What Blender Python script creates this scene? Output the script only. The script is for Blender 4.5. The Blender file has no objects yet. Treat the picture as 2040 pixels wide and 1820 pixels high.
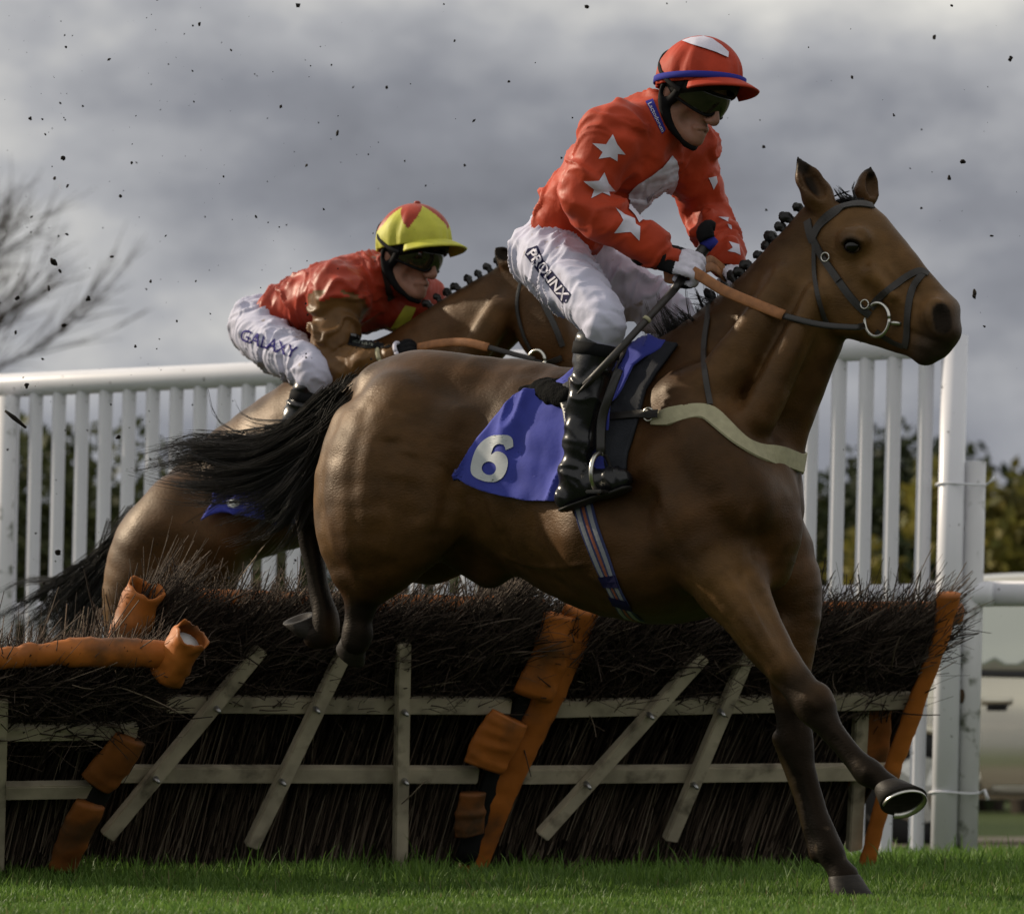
import bpy, bmesh, math, random
import numpy as np
from mathutils import Vector, Matrix, Euler
from mathutils.bvhtree import BVHTree
from mathutils.geometry import tessellate_polygon

random.seed(7)
rng = np.random.default_rng(7)
scene = bpy.context.scene
COL = scene.collection

# ------------------------------------------------------------------ camera
F = 9787.0            # focal length in units of a 2039-wide picture
CU, CV = 1019.5, 1578.0   # principal column, horizon row
H = 0.30              # camera height (photographer lying by the track)
cam_d = bpy.data.cameras.new('camera')
cam = bpy.data.objects.new('camera', cam_d)
COL.objects.link(cam)
cam.location = (0, 0, H)
cam.rotation_euler = (math.pi/2, 0, 0)
cam_d.sensor_width = 36.0
cam_d.lens = F/2039*36
cam_d.shift_y = (CV-910)/2039
cam_d.clip_start = 0.1
cam_d.clip_end = 5000
cam_d.dof.use_dof = True
cam_d.dof.focus_distance = 14.1
cam_d.dof.aperture_fstop = 6.5
scene.camera = cam

# ------------------------------------------------------------------ world, sun, exposure
SUN_EL = math.radians(27)
SUN_DIR = Vector((-0.90, 0.43, 0)).normalized()*math.cos(SUN_EL) + Vector((0, 0, math.sin(SUN_EL)))
sun_d = bpy.data.lights.new('sun', 'SUN')
sun_d.energy = 4.4
sun_d.angle = math.radians(1.5)
sun_d.color = (1.0, 0.86, 0.66)
sun = bpy.data.objects.new('sun', sun_d)
COL.objects.link(sun)
sun.rotation_euler = SUN_DIR.to_track_quat('Z', 'Y').to_euler()
sun.location = (-20, 12, 20)

world = bpy.data.worlds.new('World')
scene.world = world
world.use_nodes = True
wt = world.node_tree
wt.nodes.clear()
def wn(t, **kw):
    n = wt.nodes.new(t)
    for k, v in kw.items():
        setattr(n, k, v)
    return n
w_out = wn('ShaderNodeOutputWorld')
w_bg = wn('ShaderNodeBackground')
w_sky = wn('ShaderNodeTexSky', sky_type='NISHITA')
w_sky.sun_disc = False
w_sky.sun_elevation = SUN_EL
w_sky.sun_rotation = math.atan2(SUN_DIR.x, SUN_DIR.y)
w_tc = wn('ShaderNodeTexCoord')
w_map = wn('ShaderNodeMapping')
w_map.inputs['Scale'].default_value = (1.0, 1.0, 1.7)
wt.links.new(w_tc.outputs['Generated'], w_map.inputs['Vector'])
def wnoise(scale, detail, rough, off):
    m = wn('ShaderNodeMapping'); m.inputs['Location'].default_value = off
    wt.links.new(w_map.outputs[0], m.inputs['Vector'])
    n = wn('ShaderNodeTexNoise'); n.inputs['Scale'].default_value = scale
    n.inputs['Detail'].default_value = detail; n.inputs['Roughness'].default_value = rough
    wt.links.new(m.outputs[0], n.inputs['Vector'])
    return n.outputs['Fac']
def wramp(src, stops):
    r = wn('ShaderNodeValToRGB')
    e = r.color_ramp.elements
    while len(e) < len(stops): e.new(0.5)
    for el, (p, c) in zip(e, stops):
        el.position = p; el.color = (*c, 1)
    wt.links.new(src, r.inputs['Fac'])
    return r.outputs['Color']
def wmath(op, a, b):
    n = wn('ShaderNodeMath', operation=op)
    for i, x in enumerate((a, b)):
        if isinstance(x, (int, float)): n.inputs[i].default_value = x
        else: wt.links.new(x, n.inputs[i])
    return n.outputs[0]
def wmix(f, a, b, blend='MIX'):
    n = wn('ShaderNodeMix', data_type='RGBA', blend_type=blend)
    for i, x in ((0, f), (6, a), (7, b)):
        if isinstance(x, (int, float)): n.inputs[i].default_value = x
        elif isinstance(x, tuple): n.inputs[i].default_value = (*x, 1)
        else: wt.links.new(x, n.inputs[i])
    return n.outputs[2]
w_sep = wn('ShaderNodeSeparateXYZ')
wt.links.new(w_tc.outputs['Generated'], w_sep.inputs[0])
elev = w_sep.outputs['Z']
# broken grey cloud: low noise decides thick and thin, the deck is lit brighter away from the horizon
n1 = wnoise(9.0, 4.0, 0.48, (0.62, 0.3, 0.12))
n2 = wnoise(32.0, 4.0, 0.52, (4.1, 1.7, 2.3))
nn = wmath('ADD', wmath('MULTIPLY', n1, 0.68), wmath('MULTIPLY', n2, 0.32))
topb = wn('ShaderNodeMapRange', interpolation_type='SMOOTHSTEP')
topb.inputs['From Min'].default_value = 0.118; topb.inputs['From Max'].default_value = 0.21; topb.inputs['To Max'].default_value = 0.27
wt.links.new(elev, topb.inputs[0])
up1 = wmath('ADD', wmath('ADD', nn, wmath('MULTIPLY', wmath('SUBTRACT', elev, 0.08), 0.5)), topb.outputs[0])
cloud = wramp(up1, [(0.36, (0.178, 0.186, 0.212)), (0.47, (0.262, 0.272, 0.304)), (0.58, (0.42, 0.427, 0.448)), (0.72, (0.76, 0.745, 0.70))])
low = wramp(elev, [(0.0, (1, 1, 1)), (0.05, (0.55, 0.55, 0.55)), (0.085, (0, 0, 0))])
cloud2 = wmix(wmath('MULTIPLY', low, 0.75), cloud, (0.335, 0.35, 0.405))
skyc = wmix(1.0, w_sky.outputs[0], (0.10, 0.10, 0.10), 'MULTIPLY')
cover = wramp(up1, [(0.78, (1, 1, 1)), (1.0, (0.8, 0.8, 0.8))])
final = wmix(cover, skyc, cloud2)
wt.links.new(final, w_bg.inputs['Color'])
w_bg.inputs['Strength'].default_value = 1.0
wt.links.new(w_bg.outputs[0], w_out.inputs['Surface'])

scene.view_settings.view_transform = 'Standard'
scene.view_settings.look = 'None'
scene.view_settings.exposure = 0.0
scene.view_settings.gamma = 1.0
scene.view_settings.use_curve_mapping = False
scene.render.engine = 'CYCLES'
scene.cycles.use_denoising = True
scene.cycles.max_bounces = 6
scene.cycles.diffuse_bounces = 3
scene.cycles.transparent_max_bounces = 8
scene.cycles.sample_clamp_indirect = 4

# ------------------------------------------------------------------ helpers
def W(u, v, d):
    """World point seen at picture position (u, v) standing d metres away."""
    return Vector(((u-CU)/F*d, d, H+(CV-v)/F*d))

def smooth01(x):
    x = np.clip(x, 0, 1)
    return x*x*(3-2*x)

def vnoise(p, seed=0):
    """Value noise, p (n,3) -> (n,) in -1..1"""
    p = np.asarray(p, np.float64)
    i = np.floor(p).astype(np.int64); f = p-i; f = f*f*(3-2*f)
    def h(ix, iy, iz):
        n = (ix*374761393+iy*668265263+iz*2147483647+seed*1274126177) & 0xffffffff
        n = ((n ^ (n >> 13))*1274126177) & 0xffffffff
        n = (n ^ (n >> 16)) & 0xffff
        return n/32767.5-1
    r = 0
    for dx in (0, 1):
        wx = f[:, 0] if dx else 1-f[:, 0]
        for dy in (0, 1):
            wy = f[:, 1] if dy else 1-f[:, 1]
            for dz in (0, 1):
                wz = f[:, 2] if dz else 1-f[:, 2]
                r = r+wx*wy*wz*h(i[:, 0]+dx, i[:, 1]+dy, i[:, 2]+dz)
    return r

def fbm(p, oct=3, seed=0):
    r = 0; a = 1.0
    for o in range(oct):
        r = r+a*vnoise(p*(2**o), seed+o); a *= 0.5
    return r

MATS = {}
def mat(name, col=(0.5, 0.5, 0.5), rough=0.6, spec=0.4, metal=0.0, vcol=False, var=0.0, vscale=20.0,
        bump=0.0, bscale=60.0, bdist=0.004, stretch=None, coat=0.0, sheen=0.0, transl=0.0, dirt=None, dscale=8.0, dthr=(0.55, 0.7),
        coords='Object', rvar=0.0, detail=4.0, sss=0.0, trans=0.0):
    if name in MATS: return MATS[name]
    m = bpy.data.materials.new(name); m.use_nodes = True
    t = m.node_tree; N = t.nodes; Lk = t.links
    b = N['Principled BSDF']
    b.inputs['Roughness'].default_value = rough
    b.inputs['Specular IOR Level'].default_value = spec
    b.inputs['Metallic'].default_value = metal
    b.inputs['Coat Weight'].default_value = coat
    b.inputs['Sheen Weight'].default_value = sheen
    b.inputs['Transmission Weight'].default_value = trans
    if sss:
        b.inputs['Subsurface Weight'].default_value = sss
        b.inputs['Subsurface Radius'].default_value = (0.012, 0.005, 0.003)
    tc = N.new('ShaderNodeTexCoord')
    vec = tc.outputs[coords]
    if stretch:
        mp = N.new('ShaderNodeMapping'); mp.inputs['Scale'].default_value = stretch
        Lk.new(vec, mp.inputs[0]); vec = mp.outputs[0]
    def noise(sc, det=detail):
        n = N.new('ShaderNodeTexNoise'); n.inputs['Scale'].default_value = sc; n.inputs['Detail'].default_value = det
        Lk.new(vec, n.inputs['Vector']); return n.outputs['Fac']
    if vcol:
        a = N.new('ShaderNodeAttribute'); a.attribute_name = 'Col'; csrc = a.outputs['Color']
    else:
        r = N.new('ShaderNodeRGB'); r.outputs[0].default_value = (*col, 1); csrc = r.outputs[0]
    if var:
        mr = N.new('ShaderNodeMapRange'); mr.inputs['From Min'].default_value = 0.3; mr.inputs['From Max'].default_value = 0.7
        mr.inputs['To Min'].default_value = 1-var; mr.inputs['To Max'].default_value = 1+var
        Lk.new(noise(vscale), mr.inputs[0])
        mx = N.new('ShaderNodeVectorMath'); mx.operation = 'SCALE'
        Lk.new(csrc, mx.inputs[0]); Lk.new(mr.outputs[0], mx.inputs['Scale']); csrc = mx.outputs[0]
    if dirt:
        rp = N.new('ShaderNodeMapRange'); rp.inputs['From Min'].default_value = dthr[0]; rp.inputs['From Max'].default_value = dthr[1]
        Lk.new(noise(dscale, 6), rp.inputs[0])
        mx = N.new('ShaderNodeMix'); mx.data_type = 'RGBA'; Lk.new(rp.outputs[0], mx.inputs[0])
        Lk.new(csrc, mx.inputs[6]); mx.inputs[7].default_value = (*dirt, 1); csrc = mx.outputs[2]
    Lk.new(csrc, b.inputs['Base Color'])
    if rvar:
        mr = N.new('ShaderNodeMapRange'); mr.inputs['From Min'].default_value = 0.3; mr.inputs['From Max'].default_value = 0.7
        mr.inputs['To Min'].default_value = max(0.02, rough-rvar); mr.inputs['To Max'].default_value = min(1, rough+rvar)
        Lk.new(noise(vscale*0.6), mr.inputs[0]); Lk.new(mr.outputs[0], b.inputs['Roughness'])
    if bump:
        bp = N.new('ShaderNodeBump'); bp.inputs['Strength'].default_value = bump; bp.inputs['Distance'].default_value = bdist
        Lk.new(noise(bscale, 5), bp.inputs['Height']); Lk.new(bp.outputs[0], b.inputs['Normal'])
    if transl:
        tr = N.new('ShaderNodeBsdfTranslucent'); Lk.new(csrc, tr.inputs[0])
        ms = N.new('ShaderNodeMixShader'); ms.inputs[0].default_value = transl
        Lk.new(b.outputs[0], ms.inputs[1]); Lk.new(tr.outputs[0], ms.inputs[2])
        Lk.new(ms.outputs[0], N['Material Output'].inputs['Surface'])
    MATS[name] = m
    return m

def new_obj(name, me, parent=None, m=None, smooth=True):
    o = bpy.data.objects.new(name, me); COL.objects.link(o)
    if parent is not None: o.parent = parent
    if m is not None:
        for x in (m if isinstance(m, (list, tuple)) else [m]): me.materials.append(x)
    if len(me.polygons):
        me.polygons.foreach_set('use_smooth', np.full(len(me.polygons), bool(smooth)))
    return o

def mesh_np(name, V, Fc, col=None):
    """mesh from arrays; Fc (m,3) or (m,4)"""
    V = np.asarray(V, np.float32); Fc = np.asarray(Fc, np.int32)
    me = bpy.data.meshes.new(name)
    me.vertices.add(len(V)); me.vertices.foreach_set('co', V.ravel())
    k = Fc.shape[1]
    me.loops.add(Fc.size); me.loops.foreach_set('vertex_index', Fc.ravel())
    me.polygons.add(len(Fc))
    me.polygons.foreach_set('loop_start', np.arange(0, Fc.size, k, dtype=np.int32))
    me.update(calc_edges=True)
    if col is not None: set_col(me, col)
    return me

def set_col(me, col):
    a = me.attributes.new('Col', 'FLOAT_COLOR', 'POINT')
    c = np.ones((len(me.vertices), 4), np.float32); c[:, :3] = col
    a.data.foreach_set('color', c.ravel())

def thing(name, label, cat, loc=(0, 0, 0), rotz=0.0, group=None):
    o = bpy.data.objects.new(name, None); COL.objects.link(o)
    o.empty_display_size = 0.1
    o.location = loc; o.rotation_euler = (0, 0, rotz)
    return tag(o, label, cat, group)
def tag(o, label, cat=None, group=None):
    o['label'] = label
    if cat: o['category'] = cat
    if group: o['group'] = group
    return o

class Frame:
    """A yawed upright frame: x forward, y to the left (away from the camera), z up."""
    def __init__(s, u0, d0, yaw):
        s.o = Vector((W(u0, CV, d0).x, d0, 0)); s.yaw = yaw
        s.c, s.s = math.cos(yaw), math.sin(yaw)
        s.M = Matrix.Translation(s.o) @ Matrix.Rotation(-yaw, 4, 'Z')
        s.Mi = s.M.inverted()
        s.cam = s.Mi @ Vector((0, 0, H))
    def L(s, u, v, n=0.0):
        """local point seen at (u, v) on the upright plane n metres to the near side of the centre plane"""
        q = (u-CU)/F
        t = (q*(s.o.y-s.c*n)-s.o.x+s.s*n)/(s.c+q*s.s)
        Y = s.o.y-s.s*t-s.c*n
        return np.array((t, -n, H+(CV-v)/F*Y))
    def sc(s, p):
        """picture units per metre at a local point"""
        return F/(s.M @ Vector(p)).y
    def ray(s, u, v):
        d = Vector(((u-CU)/F, 1, (CV-v)/F)); d = s.Mi.to_3x3() @ d
        return s.cam, d.normalized()
    def pr(s, a):
        """(u, v, near, r_picture) -> (point, r metres)"""
        p = s.L(a[0], a[1], a[2]); return p, a[3]/s.sc(p)

def catmull(P, sub):
    P = np.asarray(P, float)
    if len(P) < 3 or sub <= 1: return P
    Q = np.vstack([2*P[0]-P[1], P, 2*P[-1]-P[-2]])
    out = []
    for i in range(1, len(Q)-2):
        p0, p1, p2, p3 = Q[i-1:i+3]
        for k in range(sub):
            t = k/sub
            out.append(0.5*((2*p1)+(-p0+p2)*t+(2*p0-5*p1+4*p2-p3)*t*t+(-p0+3*p1-3*p2+p3)*t**3))
    out.append(P[-1])
    return np.array(out)

# ------------------------------------------------------------------ implicit surfaces
class SDF:
    def __init__(s, h): s.h = h; s.ops = []
    def chain(s, P, R, k=0.02, sub=3, sy=1.0, sub_mode=False, sx=1.0, sz=1.0):
        P = np.asarray(P, float); R = np.asarray(R, float)
        A = catmull(np.hstack([P, R[:, None]]), sub) if len(P) > 2 else np.hstack([P, R[:, None]])
        mx = np.maximum(A[:, 3], 0.001)
        S = np.array((sx, sy, sz)); c = A[:, :3].mean(0)
        lo = (A[:, :3]-mx[:, None]*np.maximum(S, 1)).min(0); hi = (A[:, :3]+mx[:, None]*np.maximum(S, 1)).max(0)
        B = (A[:, :3]-c)/S
        def fn(X, Y, Z):
            X = (X-c[0])/S[0]; Y = (Y-c[1])/S[1]; Z = (Z-c[2])/S[2]
            d = None
            for i in range(len(B)-1):
                a, b = B[i], B[i+1]; ba = b-a; L2 = max(ba @ ba, 1e-9)
                t = np.clip(((X-a[0])*ba[0]+(Y-a[1])*ba[1]+(Z-a[2])*ba[2])/L2, 0, 1)
                e = np.sqrt((X-a[0]-t*ba[0])**2+(Y-a[1]-t*ba[1])**2+(Z-a[2]-t*ba[2])**2)-(mx[i]+(mx[i+1]-mx[i])*t)
                d = e if d is None else np.minimum(d, e)
            return d
        s.ops.append((lo, hi, fn, k, sub_mode)); return s
    def fchain(s, fr, pts, k=0.02, sub=3, sy=1.0, sub_mode=False):
        pr = [fr.pr(a) for a in pts]
        return s.chain([p for p, r in pr], [r for p, r in pr], k, sub, sy, sub_mode)
    def ell(s, c, r, k=0.02, R=None, sub_mode=False):
        c = np.asarray(c, float); r = np.asarray(r, float)*np.ones(3)
        Rm = np.eye(3) if R is None else np.asarray(R)     # columns = axes
        ext = np.sqrt(((Rm*r)**2).sum(1))
        def fn(X, Y, Z):
            x, y, z = X-c[0], Y-c[1], Z-c[2]
            a = (x*Rm[0, 0]+y*Rm[1, 0]+z*Rm[2, 0]); b = (x*Rm[0, 1]+y*Rm[1, 1]+z*Rm[2, 1]); e = (x*Rm[0, 2]+y*Rm[1, 2]+z*Rm[2, 2])
            k0 = np.sqrt((a/r[0])**2+(b/r[1])**2+(e/r[2])**2)
            k1 = np.sqrt((a/r[0]**2)**2+(b/r[1]**2)**2+(e/r[2]**2)**2)+1e-6
            return k0*(k0-1)/k1
        s.ops.append((c-ext, c+ext, fn, k, sub_mode)); return s
    def fell(s, fr, u, v, n, r, k=0.02, R=None, sub_mode=False):
        return s.ell(fr.L(u, v, n), r, k, R, sub_mode)
    def half(s, p, n, k=0.004):
        """keep the side the normal points away from"""
        p = np.asarray(p, float); n = np.asarray(n, float); n = n/np.linalg.norm(n)
        s.ops.append((None, None, lambda X, Y, Z: (X-p[0])*n[0]+(Y-p[1])*n[1]+(Z-p[2])*n[2], k, 'cut')); return s
    def mesh(s, name, col=None):
        h = s.h; pad = 4*h
        lo = np.min([o[0] for o in s.ops if o[4] is False], 0)-pad; hi = np.max([o[1] for o in s.ops if o[4] is False], 0)+pad
        n = np.ceil((hi-lo)/h).astype(int)+1
        ax = [(lo[i]+h*np.arange(n[i])).astype(np.float32) for i in range(3)]
        D = np.full(n, 9.0, np.float32)
        for (a, b, fn, k, mode) in s.ops:
            if a is None: i0 = np.zeros(3, int); i1 = n
            else:
                m = k+3*h
                i0 = np.clip(np.floor((a-m-lo)/h).astype(int), 0, n); i1 = np.clip(np.ceil((b+m-lo)/h).astype(int)+1, 0, n)
                if np.any(i1 <= i0): continue
            sl = tuple(slice(i0[i], i1[i]) for i in range(3))
            e = fn(ax[0][sl[0]][:, None, None], ax[1][sl[1]][None, :, None], ax[2][sl[2]][None, None, :])
            d = D[sl]
            if mode is False:
                hh = np.maximum(k-np.abs(d-e), 0)/k; D[sl] = np.minimum(d, e)-hh*hh*k*0.25
            else:
                e = -e if mode is True else e
                hh = np.maximum(k-np.abs(d-e), 0)/k; D[sl] = np.maximum(d, e)+hh*hh*k*0.25
        V, Q = surface_nets(D, lo, h)
        return mesh_np(name, V, Q)

def surface_nets(D, lo, h):
    n = D.shape; S = D < 0
    c = [S[i:n[0]-1+i, j:n[1]-1+j, k:n[2]-1+k] for i in (0, 1) for j in (0, 1) for k in (0, 1)]
    cnt = sum(x.astype(np.int8) for x in c)
    act = (cnt > 0) & (cnt < 8)
    I = np.argwhere(act)
    acc = np.zeros((len(I), 3)); num = np.zeros(len(I))
    corners = [(i, j, k) for i in (0, 1) for j in (0, 1) for k in (0, 1)]
    vals = {q: D[I[:, 0]+q[0], I[:, 1]+q[1], I[:, 2]+q[2]].astype(np.float64) for q in corners}
    for q in corners:
        for a in range(3):
            if q[a] == 0:
                q2 = list(q); q2[a] = 1; q2 = tuple(q2)
                v0, v1 = vals[q], vals[q2]
                m = (v0 < 0) != (v1 < 0)
                t = np.where(m, v0/np.where(m, v0-v1, 1), 0)
                for b in range(3):
                    acc[:, b] += np.where(m, q[b]+(t if b == a else 0), 0)
                num += m
    V = lo+h*(I+acc/num[:, None])
    idx = np.full(act.shape, -1, np.int32); idx[act] = np.arange(len(I))
    quads = []
    for a in range(3):
        b, e = (a+1) % 3, (a+2) % 3
        s0 = [slice(None)]*3; s1 = [slice(None)]*3
        s0[a] = slice(0, n[a]-1); s1[a] = slice(1, n[a])
        A0 = S[tuple(s0)]; A1 = S[tuple(s1)]
        E = np.argwhere(A0 != A1)
        ok = (E[:, b] > 0) & (E[:, e] > 0) & (E[:, b] < n[b]-1) & (E[:, e] < n[e]-1); E = E[ok]
        ins = A0[E[:, 0], E[:, 1], E[:, 2]]
        def g(db, de):
            T = E.copy(); T[:, b] -= db; T[:, e] -= de
            return idx[T[:, 0], T[:, 1], T[:, 2]]
        q = np.stack([g(1, 1), g(0, 1), g(0, 0), g(1, 0)], 1)
        q[~ins] = q[~ins][:, ::-1]
        quads.append(q)
    return V, np.vstack(quads)

def vco(me):
    a = np.empty(len(me.vertices)*3, np.float32); me.vertices.foreach_get('co', a); return a.reshape(-1, 3).astype(float)
def vno(me):
    a = np.empty(len(me.vertices)*3, np.float32); me.vertices.foreach_get('normal', a); return a.reshape(-1, 3).astype(float)
def put(me, V):
    me.vertices.foreach_set('co', np.asarray(V, np.float32).ravel()); me.update()
def relax(me, it=2, f=0.5):
    V = vco(me); E = np.empty(len(me.edges)*2, np.int32); me.edges.foreach_get('vertices', E); E = E.reshape(-1, 2)
    for _ in range(it):
        A = np.zeros_like(V); n = np.zeros(len(V))
        np.add.at(A, E[:, 0], V[E[:, 1]]); np.add.at(A, E[:, 1], V[E[:, 0]])
        np.add.at(n, E[:, 0], 1); np.add.at(n, E[:, 1], 1)
        V = V+f*(A/np.maximum(n, 1)[:, None]-V)
    put(me, V)
def bvh(me):
    V = [tuple(v) for v in vco(me)]
    return BVHTree.FromPolygons(V, [tuple(p.vertices) for p in me.polygons])

def seg_dist(V, a, b):
    a = np.asarray(a); b = np.asarray(b); ba = b-a
    t = np.clip(((V-a) @ ba)/max(ba @ ba, 1e-9), 0, 1)
    return np.linalg.norm(V-a-t[:, None]*ba, axis=1), t

def folds(me, segs, amp=0.006, fa=26.0, fp=7.0, seed=1, fine=0.4, warp=0.5):
    """cloth folds running across each limb segment: displacement along the normals"""
    V = vco(me); Nn = vno(me)
    D = []; Q = []
    for a, b in segs:
        a = np.asarray(a, float); b = np.asarray(b, float)
        d, _ = seg_dist(V, a, b); D.append(d)
        ax = (b-a)/np.linalg.norm(b-a)
        s_ = (V-a) @ ax; p = V-a-s_[:, None]*ax
        Q.append(np.hstack([(s_*fa)[:, None], p @ np.array([[fp, 0], [0, fp], [fp*.6, fp*.6]])]))
    D = np.array(D); w = 1/(D**4+1e-8); w /= w.sum(0)
    disp = np.zeros(len(V))
    wp = fbm(V*9, 2, seed+50)
    for i, q in enumerate(Q):
        q = q+seed*3.1; q[:, 0] += wp*warp*2
        r = 1.7*(1-np.abs(vnoise(q, seed+i)))**3-0.55          # thin ridges, wide hollows
        r2 = vnoise(q*2.1+5, seed+20+i)
        disp += w[i]*(r+fine*0.6*r2)
    put(me, V+Nn*(disp*amp)[:, None])

# ------------------------------------------------------------------ curves, straps, print
def tube_np(P, R, n=8, cap=True, flat=1.0, up=None):
    """swept tube: returns V, F(quads). flat: scale of the second axis"""
    P = np.asarray(P, float); m = len(P); R = np.asarray(R, float)*np.ones(m)
    T = np.gradient(P, axis=0); T /= np.linalg.norm(T, axis=1)[:, None]+1e-12
    u0 = np.array(up if up is not None else (0.123, 0.321, 0.94), float)
    V = []
    a = np.linspace(0, 2*np.pi, n, endpoint=False)
    prev = None
    for i in range(m):
        x = u0-(u0 @ T[i])*T[i] if (prev is None or up is not None) else prev-(prev @ T[i])*T[i]
        x /= np.linalg.norm(x)+1e-12; prev = x
        y = np.cross(T[i], x)
        V.append(P[i]+R[i]*(np.cos(a)[:, None]*x+flat*np.sin(a)[:, None]*y))
    V = np.vstack(V)
    i = np.arange(m-1)[:, None]*n; j = np.arange(n)[None]
    Fq = np.stack([i+j, i+(j+1) % n, i+n+(j+1) % n, i+n+j], -1).reshape(-1, 4)
    if cap:
        c0, c1 = len(V), len(V)+1
        V = np.vstack([V, P[0], P[-1]])
        k = np.arange(n)
        Fq = np.vstack([Fq, np.stack([np.full(n, c0), (k+1) % n, k, k], 1)[:, [0, 1, 2, 2]], np.stack([np.full(n, c1), (m-1)*n+k, (m-1)*n+(k+1) % n, (m-1)*n+(k+1) % n], 1)])
    return V, Fq
def join_np(parts):
    Vs, Fs, o = [], [], 0
    for V, Fq in parts:
        Vs.append(V); Fs.append(np.asarray(Fq)+o); o += len(V)
    return np.vstack(Vs), np.vstack(Fs)
def mesh_q(name, V, Fq):
    """quads where a repeated last index means a triangle"""
    me = bpy.data.meshes.new(name)
    tri = Fq[:, 2] == Fq[:, 3]
    if tri.any():
        faces = [tuple(int(x) for x in f[:3]) if f[2] == f[3] else tuple(int(x) for x in f) for f in Fq]
        me.from_pydata([tuple(v) for v in V], [], faces); me.update(); return me
    return mesh_np(name, V, Fq)
def tube(name, P, R, parent, m, n=8, sub=1, flat=1.0, up=None, cap=True):
    P = np.asarray(P, float)
    R = np.asarray(R, float)*np.ones(len(P))
    if sub > 1:
        A = catmull(np.hstack([P, R[:, None]]), sub); P, R = A[:, :3], A[:, 3]
    return new_obj(name, mesh_q(name, *tube_np(P, R, n, cap, flat, up)), parent, m)

def beam_np(a, b, w, t, nrm):
    """square timber from a to b, width w across, thickness t along nrm"""
    a = np.asarray(a, float); b = np.asarray(b, float); x = b-a; x /= np.linalg.norm(x)
    z = np.asarray(nrm, float); z = z-(z @ x)*x; z /= np.linalg.norm(z); y = np.cross(z, x)
    c = [(-1, -1), (1, -1), (1, 1), (-1, 1)]
    V = np.array([p+y*w/2*i+z*t/2*j for p in (a, b) for i, j in c])
    Fq = np.array([[0, 1, 5, 4], [1, 2, 6, 5], [2, 3, 7, 6], [3, 0, 4, 7], [3, 2, 1, 0], [4, 5, 6, 7]])
    return V, Fq
def bevel(me, w, seg=2):
    bm = bmesh.new(); bm.from_mesh(me)
    bmesh.ops.remove_doubles(bm, verts=bm.verts, dist=1e-5)
    bmesh.ops.bevel(bm, geom=bm.edges[:], offset=w, segments=seg, affect='EDGES', clamp_overlap=True)
    bmesh.ops.recalc_face_normals(bm, faces=bm.faces[:])
    bm.to_mesh(me); bm.free(); me.update(); return me
def beam(name, a, b, w, t, nrm, parent, m, bev=0.004):
    V, Fq = beam_np(a, b, w, t, nrm)
    me = bevel(mesh_np(name, V, Fq), bev)
    return new_obj(name, me, parent, m, smooth=False)

def refine(V2, T, Lmax, passes=6):
    bm = bmesh.new()
    vs = [bm.verts.new((x, y, 0)) for x, y in V2]
    for t in T:
        try: bm.faces.new([vs[i] for i in t])
        except ValueError: pass
    bmesh.ops.remove_doubles(bm, verts=bm.verts, dist=1e-4)
    for _ in range(passes):
        E = [e for e in bm.edges if e.calc_length() > Lmax]
        if not E: break
        bmesh.ops.subdivide_edges(bm, edges=E, cuts=1)
        bmesh.ops.triangulate(bm, faces=bm.faces[:])
    bm.verts.index_update()
    V = np.array([v.co[:2] for v in bm.verts]); Fc = [[v.index for v in f.verts] for f in bm.faces]
    bm.free(); return V, Fc
def poly2(pts, Lmax=6):
    P = [Vector((x, y, 0)) for x, y in pts]
    return refine(pts, [tuple(t) for t in tessellate_polygon([P])], Lmax)
def star2(cu, cv, r, rot=0, sx=1.0, shear=0.0, inner=0.45):
    pts = []
    for i in range(10):
        a = rot+math.pi*i/5; q = r*(1 if i % 2 == 0 else inner)
        x, y = q*math.sin(a), -q*math.cos(a); pts.append((cu+x*sx+shear*y, cv+y))
    return pts
def text2(s, org, xdir, ydir, Lmax=5, bold=0.0, spacing=1.0):
    """lettering mapped into picture units: xdir = advance of one unit of text height, ydir = up"""
    cu = bpy.data.curves.new('t', 'FONT'); cu.body = s; cu.resolution_u = 3; cu.offset = bold; cu.space_character = spacing
    o = bpy.data.objects.new('t', cu); COL.objects.link(o)
    dg = bpy.context.evaluated_depsgraph_get(); dg.update()
    me = bpy.data.meshes.new_from_object(o.evaluated_get(dg))
    V = np.array([v.co[:2] for v in me.vertices]); T = [tuple(p.vertices) for p in me.polygons]
    bpy.data.objects.remove(o); bpy.data.curves.remove(cu); bpy.data.meshes.remove(me)
    wid = V[:, 0].max()
    P = np.array(org)+V[:, :1]*np.array(xdir)+V[:, 1:]*np.array(ydir)
    return refine(P, T, Lmax), wid
def lay(name, fr, V2, T, tree, off, parent, m, gap=0.03):
    """flat print laid on a surface: each picture point dropped on the surface it shows on"""
    P = []; keep = []
    for (u, v) in V2:
        o, d = fr.ray(u, v); hit = tree.ray_cast(o, d)
        if hit[0] is None:
            q = o+d*(sum((fr.M.inverted() @ Vector((0, fr.o.y, 0))) * 0)+ (fr.o.y))
            nr = tree.find_nearest(q); P.append(nr[0]+nr[1]*off)
        else:
            n = hit[1]
            if n.dot(d) > 0: n = -n
            P.append(hit[0]+n*off)
    dist = np.array([(p-fr.cam).length for p in P])
    T = [t for t in T if max(dist[list(t)])-min(dist[list(t)]) < gap]
    me = bpy.data.meshes.new(name); me.from_pydata([tuple(p) for p in P], [], T); me.update()
    return new_obj(name, me, parent, m)

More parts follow.
